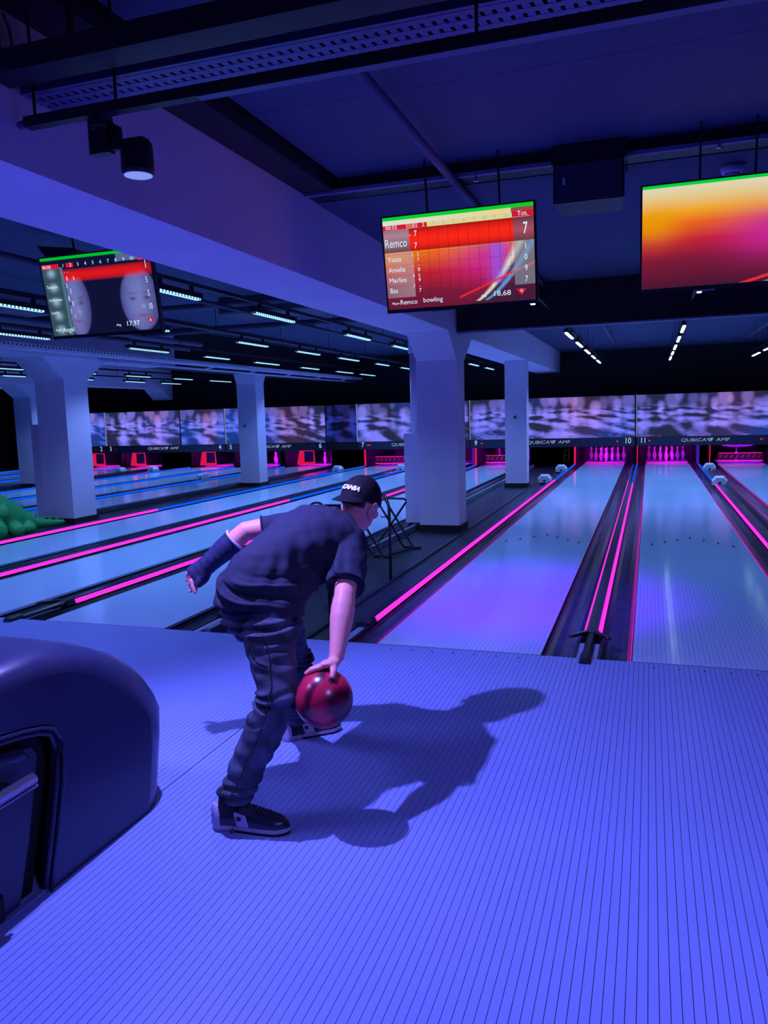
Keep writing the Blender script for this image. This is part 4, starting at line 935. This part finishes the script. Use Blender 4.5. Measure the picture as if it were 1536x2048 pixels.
for s_ in (-1, 1):                                                            # ears: cupped rim and lobe
    rim_ = [H(s_*(0.083+0.010*math.sin(t*0.9)), -0.010-0.020*math.cos(t)*0.8+0.004, -0.026+0.034*math.sin(t)) for t in [i*PI*1.35/9-PI*0.35 for i in range(10)]]
    skin.tube([H(s_*0.070, 0.010, -0.038)]+rim_+[H(s_*0.070, 0.012, -0.006)], 0.0066, 8)
    skin.ellipsoid(H(s_*0.078, -0.004, -0.024), (0.008, 0.016, 0.028), HM); skin.ellipsoid(H(s_*0.079, 0.004, -0.056), (0.006, 0.008, 0.009), HM)
skin.tube([neckb+V(-0.02, -0.04, -0.03), neckb, H(0, -0.012, -0.085), H(0, -0.008, -0.03)], [0.075, 0.062, 0.056, 0.052], 20)
# torso and shoulders under the shirt
skin.tube([V(-1.40, -1.98, 0.80), V(-1.34, -1.84, 0.89), V(-1.29, -1.68, 0.955), neckb], [(0.13, 0.09), (0.12, 0.085), (0.12, 0.08), (0.06, 0.055)], 20, ref=(0.86, -0.46, -0.21))
skin.tube([shL, (shL+shR)/2+V(0, 0, 0.0), shR], [0.045, 0.07, 0.045], 14)
# arms
skin.tube([shR, shR.lerp(elR, 0.5), elR.lerp(shR, 0.12), elR, elR.lerp(wrR, 0.18), elR.lerp(wrR, 0.38), elR.lerp(wrR, 0.7), wrR], [0.052, 0.050, 0.044, 0.043, 0.048, 0.047, 0.036, 0.028], 20)
skin.ellipsoid(elR+V(0.0, -0.012, -0.004), (0.030, 0.034, 0.034))
skin.tube([shL, shL.lerp(elL, 0.5), elL.lerp(shL, 0.15), elL, elL.lerp(wrL, 0.22), elL.lerp(wrL, 0.5), wrL], [0.052, 0.049, 0.044, 0.043, 0.045, 0.040, 0.026], 20)
# right hand draped over the ball
def onb(n_, h=0.009): return ball_pt(BC, BR+h, n_)
pc = onb((0.03, 0.20, 0.97), 0.016)
skin.tube([wrR, onb((0.10, 0.42, 0.90), 0.022), pc, onb((-0.10, 0.12, 0.98), 0.012)], [(0.024, 0.021), (0.032, 0.020), (0.040, 0.018), (0.036, 0.013)], 16, ref=(0, 0.4, 0.9))
fr = [((-0.05, -0.06, 0.99), (-0.30, -0.16, 0.94), (-0.50, -0.18, 0.84), 0.0090), ((-0.14, 0.06, 0.985), (-0.42, 0.04, 0.91), (-0.64, 0.06, 0.77), 0.0094),
      ((-0.18, 0.20, 0.96), (-0.46, 0.25, 0.85), (-0.66, 0.30, 0.69), 0.0092), ((-0.17, 0.36, 0.92), (-0.40, 0.46, 0.79), (-0.55, 0.55, 0.63), 0.0082)]
for a, b, c, rr in fr: skin.tube([pc, onb(a, 0.011), onb(b, 0.010), onb(c, 0.006)], [rr*1.3, rr*1.18, rr, rr*0.82], 10); skin.ellipsoid(onb(c, 0.006), (rr*0.85,)*3, None, 10, 8)
skin.tube([onb((0.16, 0.34, 0.92), 0.018), onb((0.30, 0.12, 0.94), 0.013), onb((0.40, -0.14, 0.90), 0.011), onb((0.45, -0.34, 0.82), 0.006)], [0.016, 0.0150, 0.0120, 0.009], 12)
# left hand, fingers hanging out of the cast
pd = (wrL-elL).normalized()
lk = V(-1.882, -1.69, 0.800)
skin.tube([wrL, V(-1.862, -1.68, 0.818), lk], [(0.026, 0.020), (0.036, 0.017), (0.036, 0.015)], 14, ref=(0.3, -0.9, 0.1))
kn = [V(-1.908, -1.665, 0.822), V(-1.902, -1.685, 0.806), V(-1.893, -1.705, 0.792), V(-1.880, -1.722, 0.780)]
dr = [(V(-0.026, 0.0, -0.022), V(-0.008, 0.004, -0.034)), (V(-0.014, -0.008, -0.026), V(0.020, -0.004, -0.026)), (V(-0.004, -0.004, -0.034), V(0.0, 0.0, -0.030)), (V(0.008, -0.004, -0.030), V(0.010, 0.0, -0.022))]
for p, (a, b) in zip(kn, dr): skin.tube([lk.lerp(p, 0.3), p, p+a, p+a+b], [0.0105, 0.0105, 0.0098, 0.0088], 12); skin.ellipsoid(p+a+b, (0.0088,)*3, None, 10, 8)
skin.tube([V(-1.850, -1.70, 0.790), V(-1.858, -1.715, 0.760), V(-1.864, -1.72, 0.732)], [0.012, 0.011, 0.008], 10)
bm_ = remesh(skin, 'body', 0.0044, 2, PR.location); bm_.materials.append(M_skin)
body = part('body', bm_, M_skin, PR, True)
# eyes
for s_ in (-1, 1):
    e = part('eye', MB().ellipsoid(H(s_*0.031, 0.078, -0.002), (0.012,)*3, None, 14, 10), mat('eye_white', (0.8, 0.8, 0.8), 0.2), PR, True)
    part('iris', MB().ellipsoid(H(s_*0.031, 0.0885, -0.003), (0.0055, 0.003, 0.0055), HM, 12, 8), mat('iris', (0.05, 0.08, 0.1), 0.2), e, True)
# short hair below the cap
hb = MB(); nu, nv = 36, 10; vs = []; fs = []
for j in range(nv+1):
    for i in range(nu+1):
        th = PI*1.16+(PI*0.68)*i/nu*1.0; zz = -0.034+0.06*j/nv
        rr = math.sqrt(max(0, 1-(zz/0.102)**2))
        vs.append(H(0.0775*rr*math.cos(th), 0.0975*rr*math.sin(th), zz))
for j in range(nv):
    for i in range(nu): a = j*(nu+1)+i; fs.append((a, a+1, a+nu+2, a+nu+1))
part('hair', MB().add(vs, fs), M_hair, PR, True, label='short dark hair at the nape')

# ---- cap, worn backwards
CR = (0.088, 0.108, 0.116)
def CAPM(x, y, z): return H(x, y-0.004, z+0.012)
cv = []; cf = []; nu, nv = 40, 14
for j in range(nv+1):
    ph = (PI*0.50)*j/nv
    for i in range(nu):
        th = 2*PI*i/nu; low = 1.0
        x, y, z = CR[0]*math.sin(ph)*math.cos(th), CR[1]*math.sin(ph)*math.sin(th), CR[2]*math.cos(ph)
        seam = 1+0.006*math.cos(th*6)
        front = 1+0.05*max(0, -math.sin(th))*math.sin(ph)**0.5*max(0, math.cos(ph))*2   # taller stiff panel at the back of the head
        cv.append(CAPM(x*seam*front, y*seam*front, z*1.0))
# lower band follows the head down a little
for i in range(nu):
    th = 2*PI*i/nu; cv.append(CAPM(CR[0]*0.985*math.cos(th), CR[1]*0.985*math.sin(th), -0.006+0.010*math.sin(th)))
for j in range(nv+1):
    for i in range(nu): a = j*nu+i; b = j*nu+(i+1) % nu; cf.append((a, a+nu, b+nu, b))
cap = part('cap', MB().add(cv, cf), M_cap, PR, True, label='black baseball cap worn backwards')
part('button', MB().ellipsoid(CAPM(0, 0, 0.116), (0.009, 0.009, 0.005), HM, 12, 8), M_cap, cap, True)
bv = []; bf = []; nu, nv = 24, 8                                # the peak, pointing back and down over the nape
for t_ in (0, 1):
    for j in range(nv+1):
        for i in range(nu+1):
            u = -1+2*i/nu; d = j/nv
            th = -PI/2+u*0.92; bx = CR[0]*0.98*math.cos(th); by = CR[1]*0.98*math.sin(th)
            ln = 0.062*math.sqrt(max(0, 1-(u*0.98)**2))
            bv.append(CAPM(bx*(1+0.04*d), by-ln*d, -0.012+0.004*(1-u*u)-0.046*d*math.sqrt(max(0, 1-u*u*0.9))-0.004*t_))
N1 = (nu+1)*(nv+1)
for j in range(nv):
    for i in range(nu):
        a = j*(nu+1)+i; bf += [(a, a+1, a+nu+2, a+nu+1), (N1+a, N1+a+nu+1, N1+a+nu+2, N1+a+1)]
for i in range(nu): a = nv*(nu+1)+i; bf.append((a, a+1, N1+a+1, N1+a))
part('peak', MB().add(bv, bf), M_cap, cap, True)
tm = text_mesh('SCANIA', 0.029, extrude=0.0, bold=0.0018, sx=1.12, shear=0.3)
bmt = bmesh.new(); bmt.from_mesh(tm); bmesh.ops.subdivide_edges(bmt, edges=bmt.edges, cuts=2); bmt.to_mesh(tm); bmt.free()
for v in tm.vertices:                                          # wrap the letters on the back panel
    th = -PI/2+v.co.x/0.098; zz = 0.026+v.co.y
    ph = math.acos(max(-1, min(1, zz/CR[2]))); k = 1.05*1.004
    v.co = CAPM(CR[0]*math.sin(ph)*math.cos(th)*k, CR[1]*math.sin(ph)*math.sin(th)*k, zz)-PR.location
tm.materials.clear(); tm.materials.append(mat('white_thread', (0.9, 0.85, 0.95), 0.7))
lt = bpy.data.objects.new('lettering', tm); C.objects.link(lt); lt.parent = cap; lt['label'] = 'white stitched lettering'

# ---- shirt
def shirt_fold(p, n_):
    d = 0.0
    q = p*1.0
    d += 0.009*noise.noise(V(q.x*6+q.z*5, q.y*6, q.z*13))+0.004*noise.noise(q*22)
    # drag lines running from the armpit across the back, and deep creases at the waist
    w_ = math.exp(-((q.z-0.83)/0.055)**2)*math.exp(-((q.x+1.36)/0.16)**2)
    ph = (q.z*1.0+0.34*q.x)*95+noise.noise(q*6)*2.2
    d += w_*0.020*(math.sin(ph)**3)
    w2 = math.exp(-((q.x+1.20)/0.10)**2)*math.exp(-((q.z-0.90)/0.07)**2)
    d += w2*0.012*math.sin((q.x*1.0+q.z*0.25)*120+noise.noise(q*5)*2)
    w3 = math.exp(-((q.x+1.08)/0.07)**2)*math.exp(-((q.z-0.87)/0.09)**2)
    d += w3*0.009*math.sin((q.z+q.x*0.6)*85+1)
    return d
def fold(me, off, fn):
    me.update(); co = [v.co.copy() for v in me.vertices]; nn = [v.normal.copy() for v in me.vertices]
    for v, c, n_ in zip(me.vertices, co, nn): v.co = c+n_*fn(c+off, n_)
s1, s2 = V(0.40, -0.91, 0.10), V(0.86, -0.46, -0.21)
sh = MB()
def refs(k): return s1.lerp(s2, k).normalized()
ring = [((-1.392, -2.000, 0.742), (0.186, 0.184), 0.1), ((-1.390, -1.990, 0.79), (0.176, 0.188), 0.15), ((-1.378, -1.945, 0.835), (0.152, 0.175), 0.3), ((-1.355, -1.88, 0.875), (0.155, 0.160), 0.55),
        ((-1.325, -1.79, 0.925), (0.165, 0.156), 0.8), ((-1.300, -1.70, 0.965), (0.182, 0.146), 1.0), ((-1.272, -1.62, 0.992), (0.190, 0.130), 1.0), ((-1.245, -1.555, 1.002), (0.160, 0.104), 1.0), ((-1.222, -1.505, 1.000), (0.085, 0.078), 1.0)]
# elliptic rings with 'a' along the shoulder direction and 'b' along the back normal
P = [V(*r_[0]) for r_ in ring]; vs = []; NN = 40
for i, r_ in enumerate(ring):
    t = (P[min(i+1, len(P)-1)]-P[max(i-1, 0)]).normalized()
    if i == 0: t = V(0.1, 0.2, 1).normalized()
    if i == 1: t = V(0.25, 0.45, 0.9).normalized()
    a = refs(r_[2]); a = (a-t*a.dot(t)).normalized(); b = a.cross(t)
    for k in range(NN):
        th = 2*PI*k/NN; c_, s__ = math.cos(th), math.sin(th)
        c_ = math.copysign(abs(c_)**0.85, c_); s__ = math.copysign(abs(s__)**0.85, s__)
        vs.append(P[i]+a*(r_[1][0]*c_)+b*(r_[1][1]*s__))
fs = [(i*NN+k, i*NN+(k+1) % NN, (i+1)*NN+(k+1) % NN, (i+1)*NN+k) for i in range(len(P)-1) for k in range(NN)]+[tuple(range(NN-1, -1, -1)), tuple(range((len(P)-1)*NN, len(P)*NN))]
sh.add(vs, fs)
seR = shR.lerp(elR, 0.80)
sh.tube([V(-1.235, -1.60, 0.972), shR+V(-0.015, 0.015, 0.005), shR.lerp(elR, 0.3)+V(0, 0, -0.003), shR.lerp(elR, 0.6), seR], [0.095, 0.088, 0.082, 0.077, 0.079], 24)
seL = shL.lerp(elL, 0.66)
sh.tube([V(-1.32, -1.55, 0.985), shL+V(0.02, 0, -0.005), shL.lerp(elL, 0.35), seL], [0.085, 0.074, 0.064, 0.060], 24)
sm = remesh(sh, 'shirt', 0.0065, 8, PR.location); fold(sm, PR.location, shirt_fold); sm.materials.append(M_shirt)
shirt = part('shirt', sm, M_shirt, PR, True, label='dark short-sleeved shirt pulled tight over the back')
# sleeve cuffs and collar give the shirt real openings
def ringtube(c, axis, r0, rr, nseg=28, ell=1.0):
    axis = Vector(axis).normalized(); a = axis.orthogonal().normalized(); b = axis.cross(a)
    return MB().tube([Vector(c)+a*(r0*math.cos(2*PI*i/nseg))+b*(r0*ell*math.sin(2*PI*i/nseg)) for i in range(nseg+1)], rr, 8, cap=False)
part('sleeve_hem', ringtube(seR+(elR-shR).normalized()*0.0, elR-shR, 0.0745, 0.0045), M_shirt, shirt, True)
part('sleeve_hem', ringtube(seL, elL-shL, 0.0565, 0.0045), M_shirt, shirt, True)
part('collar', ringtube(neckb+V(-0.004, -0.008, -0.002), H(0, 0, -0.06)-neckb, 0.066, 0.010), M_shirt, shirt, True)

# ---- jeans
hipR, knR, anR = V(-1.335, -2.055, 0.755), V(-1.218, -2.215, 0.462), V(-1.362, -2.325, 0.118)
hipL, knL, anL = V(-1.385, -1.90, 0.740), V(-1.375, -1.73, 0.420), V(-1.475, -1.540, 0.120)
jb = MB()
jb.tube([V(-1.392, -1.985, 0.82), V(-1.398, -1.985, 0.77), V(-1.392, -1.985, 0.72), V(-1.372, -1.98, 0.65)], [(0.125, 0.150), (0.146, 0.160), (0.155, 0.155), (0.118, 0.118)], 32, ref=(0.91, 0.40, 0))
jb.tube([hipR, hipR.lerp(knR, 0.3), hipR.lerp(knR, 0.65), knR, knR.lerp(anR, 0.25), knR.lerp(anR, 0.55), knR.lerp(anR, 0.85), anR+V(0.0, 0, -0.012)], [0.094, 0.103, 0.087, 0.076, 0.077, 0.069, 0.060, 0.064], 28)
jb.tube([hipL, hipL.lerp(knL, 0.3), hipL.lerp(knL, 0.65), knL, knL.lerp(anL, 0.25), knL.lerp(anL, 0.55), knL.lerp(anL, 0.85), anL+V(0.0, 0, -0.012)], [0.105, 0.098, 0.082, 0.074, 0.070, 0.064, 0.056, 0.060], 28)
def jean_fold(p, n_):
    d = 0.0035*noise.noise(p*22)+0.004*noise.noise(V(p.x*9, p.y*9, p.z*26))
    near = p.y < -1.99+0.25*(p.x+1.35)
    kz = math.exp(-((p.z-0.455)/0.045)**2)                      # behind the knee
    d += kz*0.012*math.sin((p.z+0.25*(p.x+1.2)*math.sin(p.z*60))*150+noise.noise(p*9)*2.5)*(1.25 if p.x < knR.x else 0.5)
    az = math.exp(-((p.z-0.145)/0.048)**2)                      # stacked at the ankle
    d += az*0.0095*math.sin(p.z*185+noise.noise(V(p.x*9, p.y*9, p.z*4))*3.2)
    hz_ = math.exp(-((p.z-0.70)/0.05)**2)                       # pulls below the seat
    d += hz_*0.0105*math.sin((p.z-0.16*(p.x+1.35))*150+noise.noise(p*7)*2.0)
    mz = math.exp(-((p.z-0.58)/0.05)**2); d += mz*0.0025*math.sin(p.z*120+p.x*30)
    lz = math.exp(-((p.z-0.24)/0.06)**2); d += lz*0.0035*math.sin((p.z+0.5*p.x)*80+noise.noise(p*8)*2)
    return d
jm = remesh(jb, 'jeans', 0.0062, 5, PR.location); fold(jm, PR.location, jean_fold); jm.materials.append(M_jeans)
jeans = part('jeans', jm, M_jeans, PR, True, label='washed black jeans bunched at the ankles')
# raised seams: outer leg seam with stitching, back pocket edge
from mathutils.bvhtree import BVHTree
bt = BVHTree.FromPolygons([v.co+PR.location for v in jm.vertices], [p.vertices[:] for p in jm.polygons])
def onleg(p, h=0.0008):
    q, n_, _, _ = bt.find_nearest(p); return q+n_*h
def seam(pts, r_, m=None, name='seam', steps=60, src=None):
    out = []; pts = [Vector(p) for p in pts]
    for i in range(steps+1):
        t = i/steps*(len(pts)-1); a = min(int(t), len(pts)-2); out.append(onleg(pts[a].lerp(pts[a+1], t-a)))
    for _ in range(4): out = [out[0]]+[(out[i-1]+out[i]*2+out[i+1])/4+V(0, -0.0004, 0) for i in range(1, len(out)-1)]+[out[-1]]
    return part(name, MB().tube(out, r_, 6), m or mat('dark_stitch', (0.015, 0.015, 0.03), 0.8), jeans, True)
seam([(-1.255, -2.25, 0.74), (-1.215, -2.30, 0.62), (-1.195, -2.33, 0.47), (-1.265, -2.40, 0.30), (-1.325, -2.42, 0.17)], 0.0022)
seam([(-1.36, -2.25, 0.735), (-1.25, -2.30, 0.730)], 0.0018, steps=20); seam([(-1.36, -2.25, 0.735), (-1.355, -2.28, 0.64)], 0.0018, steps=20)
seam([(-1.355, -2.28, 0.64), (-1.23, -2.30, 0.635)], 0.0018, steps=20)

# ---- cast
cst = MB(); c0 = elL.lerp(wrL, 0.26)
cst.tube([c0, elL.lerp(wrL, 0.5), elL.lerp(wrL, 0.75), wrL, V(-1.862, -1.685, 0.806), V(-1.884, -1.697, 0.785)], [(0.056, 0.054), (0.055, 0.050), (0.048, 0.043), (0.044, 0.039), (0.056, 0.036), (0.053, 0.033)], 24, ref=(0.3, -0.9, 0.1))
cst.tube([V(-1.845, -1.69, 0.80), V(-1.855, -1.71, 0.765), V(-1.858, -1.715, 0.750)], [0.028, 0.022, 0.018], 14)
cm = remesh(cst, 'cast', 0.005, 3, PR.location); fold(cm, PR.location, lambda p, n_: 0.0008*noise.noise(p*45)+0.0005*math.sin((p-elL).dot(pd)*190)); cm.materials.append(M_cast)
cast = part('cast', cm, M_cast, PR, True, label='dark blue forearm cast')
part('lining', ringtube(c0+pd*0.002, pd, 0.054, 0.0065), M_castlin, cast, True, label='pale padded edge of the cast')

# ---- shoes (own frame: x forward, y to the left, z up)
def shoe(origin, ang, tilt, side, label):
    r = root('bowling_shoe', '', '', (0, 0, 0)); del r['label']; del r['category']; bpy.data.objects.remove(r)
    M_ = Matrix.Translation(origin) @ Matrix.Rotation(ang, 4, 'Z') @ Matrix.Rotation(tilt, 4, 'Y')
    L_ = 0.298
    def width(t):    # half width of the sole along its length
        return 0.5*(0.066+0.030*math.sin(PI*min(1, max(0, (t-0.25)/0.85)))**1.2)*min(1, (t/0.10+0.02))**0.45*min(1, ((1-t)/0.16+0.001))**0.5
    def curve(t): return 0.012*math.sin(PI*t)*side
    def T(p): return M_ @ Vector(p)
    out = [(t*L_, width(t)+curve(t)) for t in [i/24 for i in range(25)]]+[(t*L_, -width(t)+curve(t)) for t in [1-i/24 for i in range(25)]]
    def slab(z0, z1, k, x0=0.0, x1=1.0):
        pts = [(max(x0*L_, min(x1*L_, x*k+L_*(1-k)*0.5)), y*k) for x, y in out]
        mb = MB().prism(pts, 2, z0, z1); mb.v = [T(v) for v in mb.v]; return mb
    sole = part('shoe', slab(0.010, 0.024, 1.03), mat('shoe_sole', (0.42, 0.36, 0.52), 0.6), PR, label=label)
    part('outsole', slab(0.0, 0.0102, 1.02), M_blackm, sole)
    part('heel_block', slab(0.0, 0.0235, 1.028, 0, 0.30), mat('heel_grey', (0.22, 0.22, 0.38), 0.6), sole)
    def top(t): return (0.098-0.012*math.sin(PI*min(1, t/0.32)) if t < 0.32 else 0.098-0.050*((t-0.32)/0.68)**0.9 if t < 0.92 else 0.047-0.022*((t-0.92)/0.08)**2)
    vs = []; NT, NK = 26, 20
    for i in range(NT+1):
        t = 0.004+0.992*i/NT; w_ = width(t)*0.99; h = top(t)
        for k in range(NK+1):
            a = PI*k/NK; cx_ = math.cos(a); sz_ = math.sin(a)
            vs.append(T((t*L_, curve(t)+w_*math.copysign(abs(cx_)**0.75, cx_)*(1-0.32*sz_**3*(0.4 if t > 0.6 else 1)), 0.023+(h-0.023)*sz_**0.75)))
    fs = [(i*(NK+1)+k, i*(NK+1)+k+1, (i+1)*(NK+1)+k+1, (i+1)*(NK+1)+k) for i in range(NT) for k in range(NK)]
    fs += [tuple(range(NK, -1, -1)), tuple(range(NT*(NK+1), (NT+1)*(NK+1)))]
    part('upper', MB().add(vs, fs), mat('shoe_leather', (0.018, 0.020, 0.045), 0.32), sole, True)
    def patch(name, t0, t1, k0, k1, m, h=0.0015, nt=8, nk=8, label=None, slope=0.0):
        pv = []; 
        for lay in (0, 1):
            for i in range(nt+1):
                for k in range(nk+1):
                    kk = k0+(k1-k0)*k/nk; t = t0+(t1-t0)*i/nt+slope*(kk-k0)
                    w_ = width(max(0.01, min(0.99, t)))*0.99; hh = top(t); a = PI*kk; cx_ = math.cos(a); sz_ = math.sin(a)
                    e = h if lay else -0.001
                    pv.append(T((t*L_, curve(t)+(w_+e)*math.copysign(abs(cx_)**0.75, cx_)*(1-0.32*sz_**3*(0.4 if t > 0.6 else 1)), 0.023+(hh-0.023+e)*sz_**0.75)))
        n1 = (nt+1)*(nk+1); pf_ = []
        for i in range(nt):
            for k in range(nk): a = i*(nk+1)+k; pf_ += [(a, a+nk+1, a+nk+2, a+1), (n1+a, n1+a+1, n1+a+nk+2, n1+a+nk+1)]
        return part(name, MB().add(pv, pf_), m, sole, True, label=label)
    grey = mat('shoe_grey', (0.45, 0.40, 0.62), 0.5)
    patch('heel_counter', 0.004, 0.13, 0.0, 1.0, grey, 0.0025, 6, 16, 'pale grey heel piece')
    patch('side_patch', 0.30, 0.46, 0.80, 0.995, grey, 0.002, 6, 5, 'pale side patch', slope=0.25)
    patch('side_patch', 0.30, 0.46, 0.005, 0.20, grey, 0.002, 6, 5, 'pale side patch', slope=-0.1)
    patch('emblem', 0.345, 0.405, 0.86, 0.93, M_black, 0.003, 4, 3, 'small black emblem')
    patch('strap', 0.31, 0.52, 0.14, 0.80, mat('strap_leather', (0.035, 0.038, 0.085), 0.4), 0.006, 6, 12, 'closure strap over the instep', slope=0.10)
    patch('strap_tip', 0.40, 0.47, 0.42, 0.60, M_blackm, 0.0085, 3, 4)
    lc = MB()
    for k in range(4):
        t = 0.56+k*0.045; h = top(t)+0.003
        lc.tube([T((t*L_, curve(t)-0.020, h-0.006)), T((t*L_+0.006, curve(t), h+0.003)), T((t*L_+0.012, curve(t)+0.020, h-0.006))], 0.0022, 6)
    part('laces', lc, mat('lace', (0.06, 0.06, 0.12), 0.7), sole, True, kind='stuff')
    part('sock', MB().tube([T((0.060, 0, 0.060)), T((0.064, 0, 0.105)), T((0.068, 0, 0.150))], [(0.036, 0.030), (0.036, 0.032), (0.036, 0.034)], 18, ref=T((0, 1, 0))-T((0, 0, 0))), M_blackm, sole, True)
    return sole
shoe(V(-1.438, -2.356, 0.0), math.atan2(0.045, 0.30), 0, 1, 'right bowling shoe, black with pale heel and sole, nearer the viewer')
shoe(V(-1.530, -1.585, 0.0), math.radians(44), 0, 1, 'left bowling shoe, black with pale heel, partly behind the ball')

# ---- the ball in his right hand
M_ballr = mat('red_ball', (0.62, 0.012, 0.05), 0.26, coat=0.25)
nt = M_ballr.node_tree; b = nt.nodes['Principled BSDF']; tc = nt.nodes.new('ShaderNodeTexCoord')
wv = nt.nodes.new('ShaderNodeTexWave'); wv.inputs['Scale'].default_value = 3.2; wv.inputs['Distortion'].default_value = 7; wv.inputs['Detail'].default_value = 3; wv.inputs['Detail Scale'].default_value = 1.2
rp = nt.nodes.new('ShaderNodeValToRGB'); rp.color_ramp.elements[0].color = (0.10, 0.004, 0.03, 1); rp.color_ramp.elements[1].color = (0.62, 0.018, 0.075, 1); rp.color_ramp.elements[0].position = 0.05; rp.color_ramp.elements[1].position = 0.6
nt.links.new(tc.outputs['Object'], wv.inputs['Vector']); nt.links.new(wv.outputs['Fac'], rp.inputs['Fac']); nt.links.new(rp.outputs['Color'], b.inputs['Base Color'])
bl = root('bowling_ball', 'dark red marbled bowling ball held low in the bowler\'s right hand', 'bowling ball', tuple(BC))
part('shell', MB().ellipsoid((0, 0, 0), (BR, BR, BR), None, 48, 32), M_ballr, bl, True, local=True)
for n_ in ((-0.66, 0.08, 0.75), (-0.67, 0.33, 0.66), (0.47, -0.38, 0.80)):
    q = Vector(n_).normalized(); qa = q*(BR-0.001)
    part('finger_hole', MB().tube([qa-q*0.012, q*(BR+0.0006)], 0.0125, 16), M_blackm, bl, local=True)
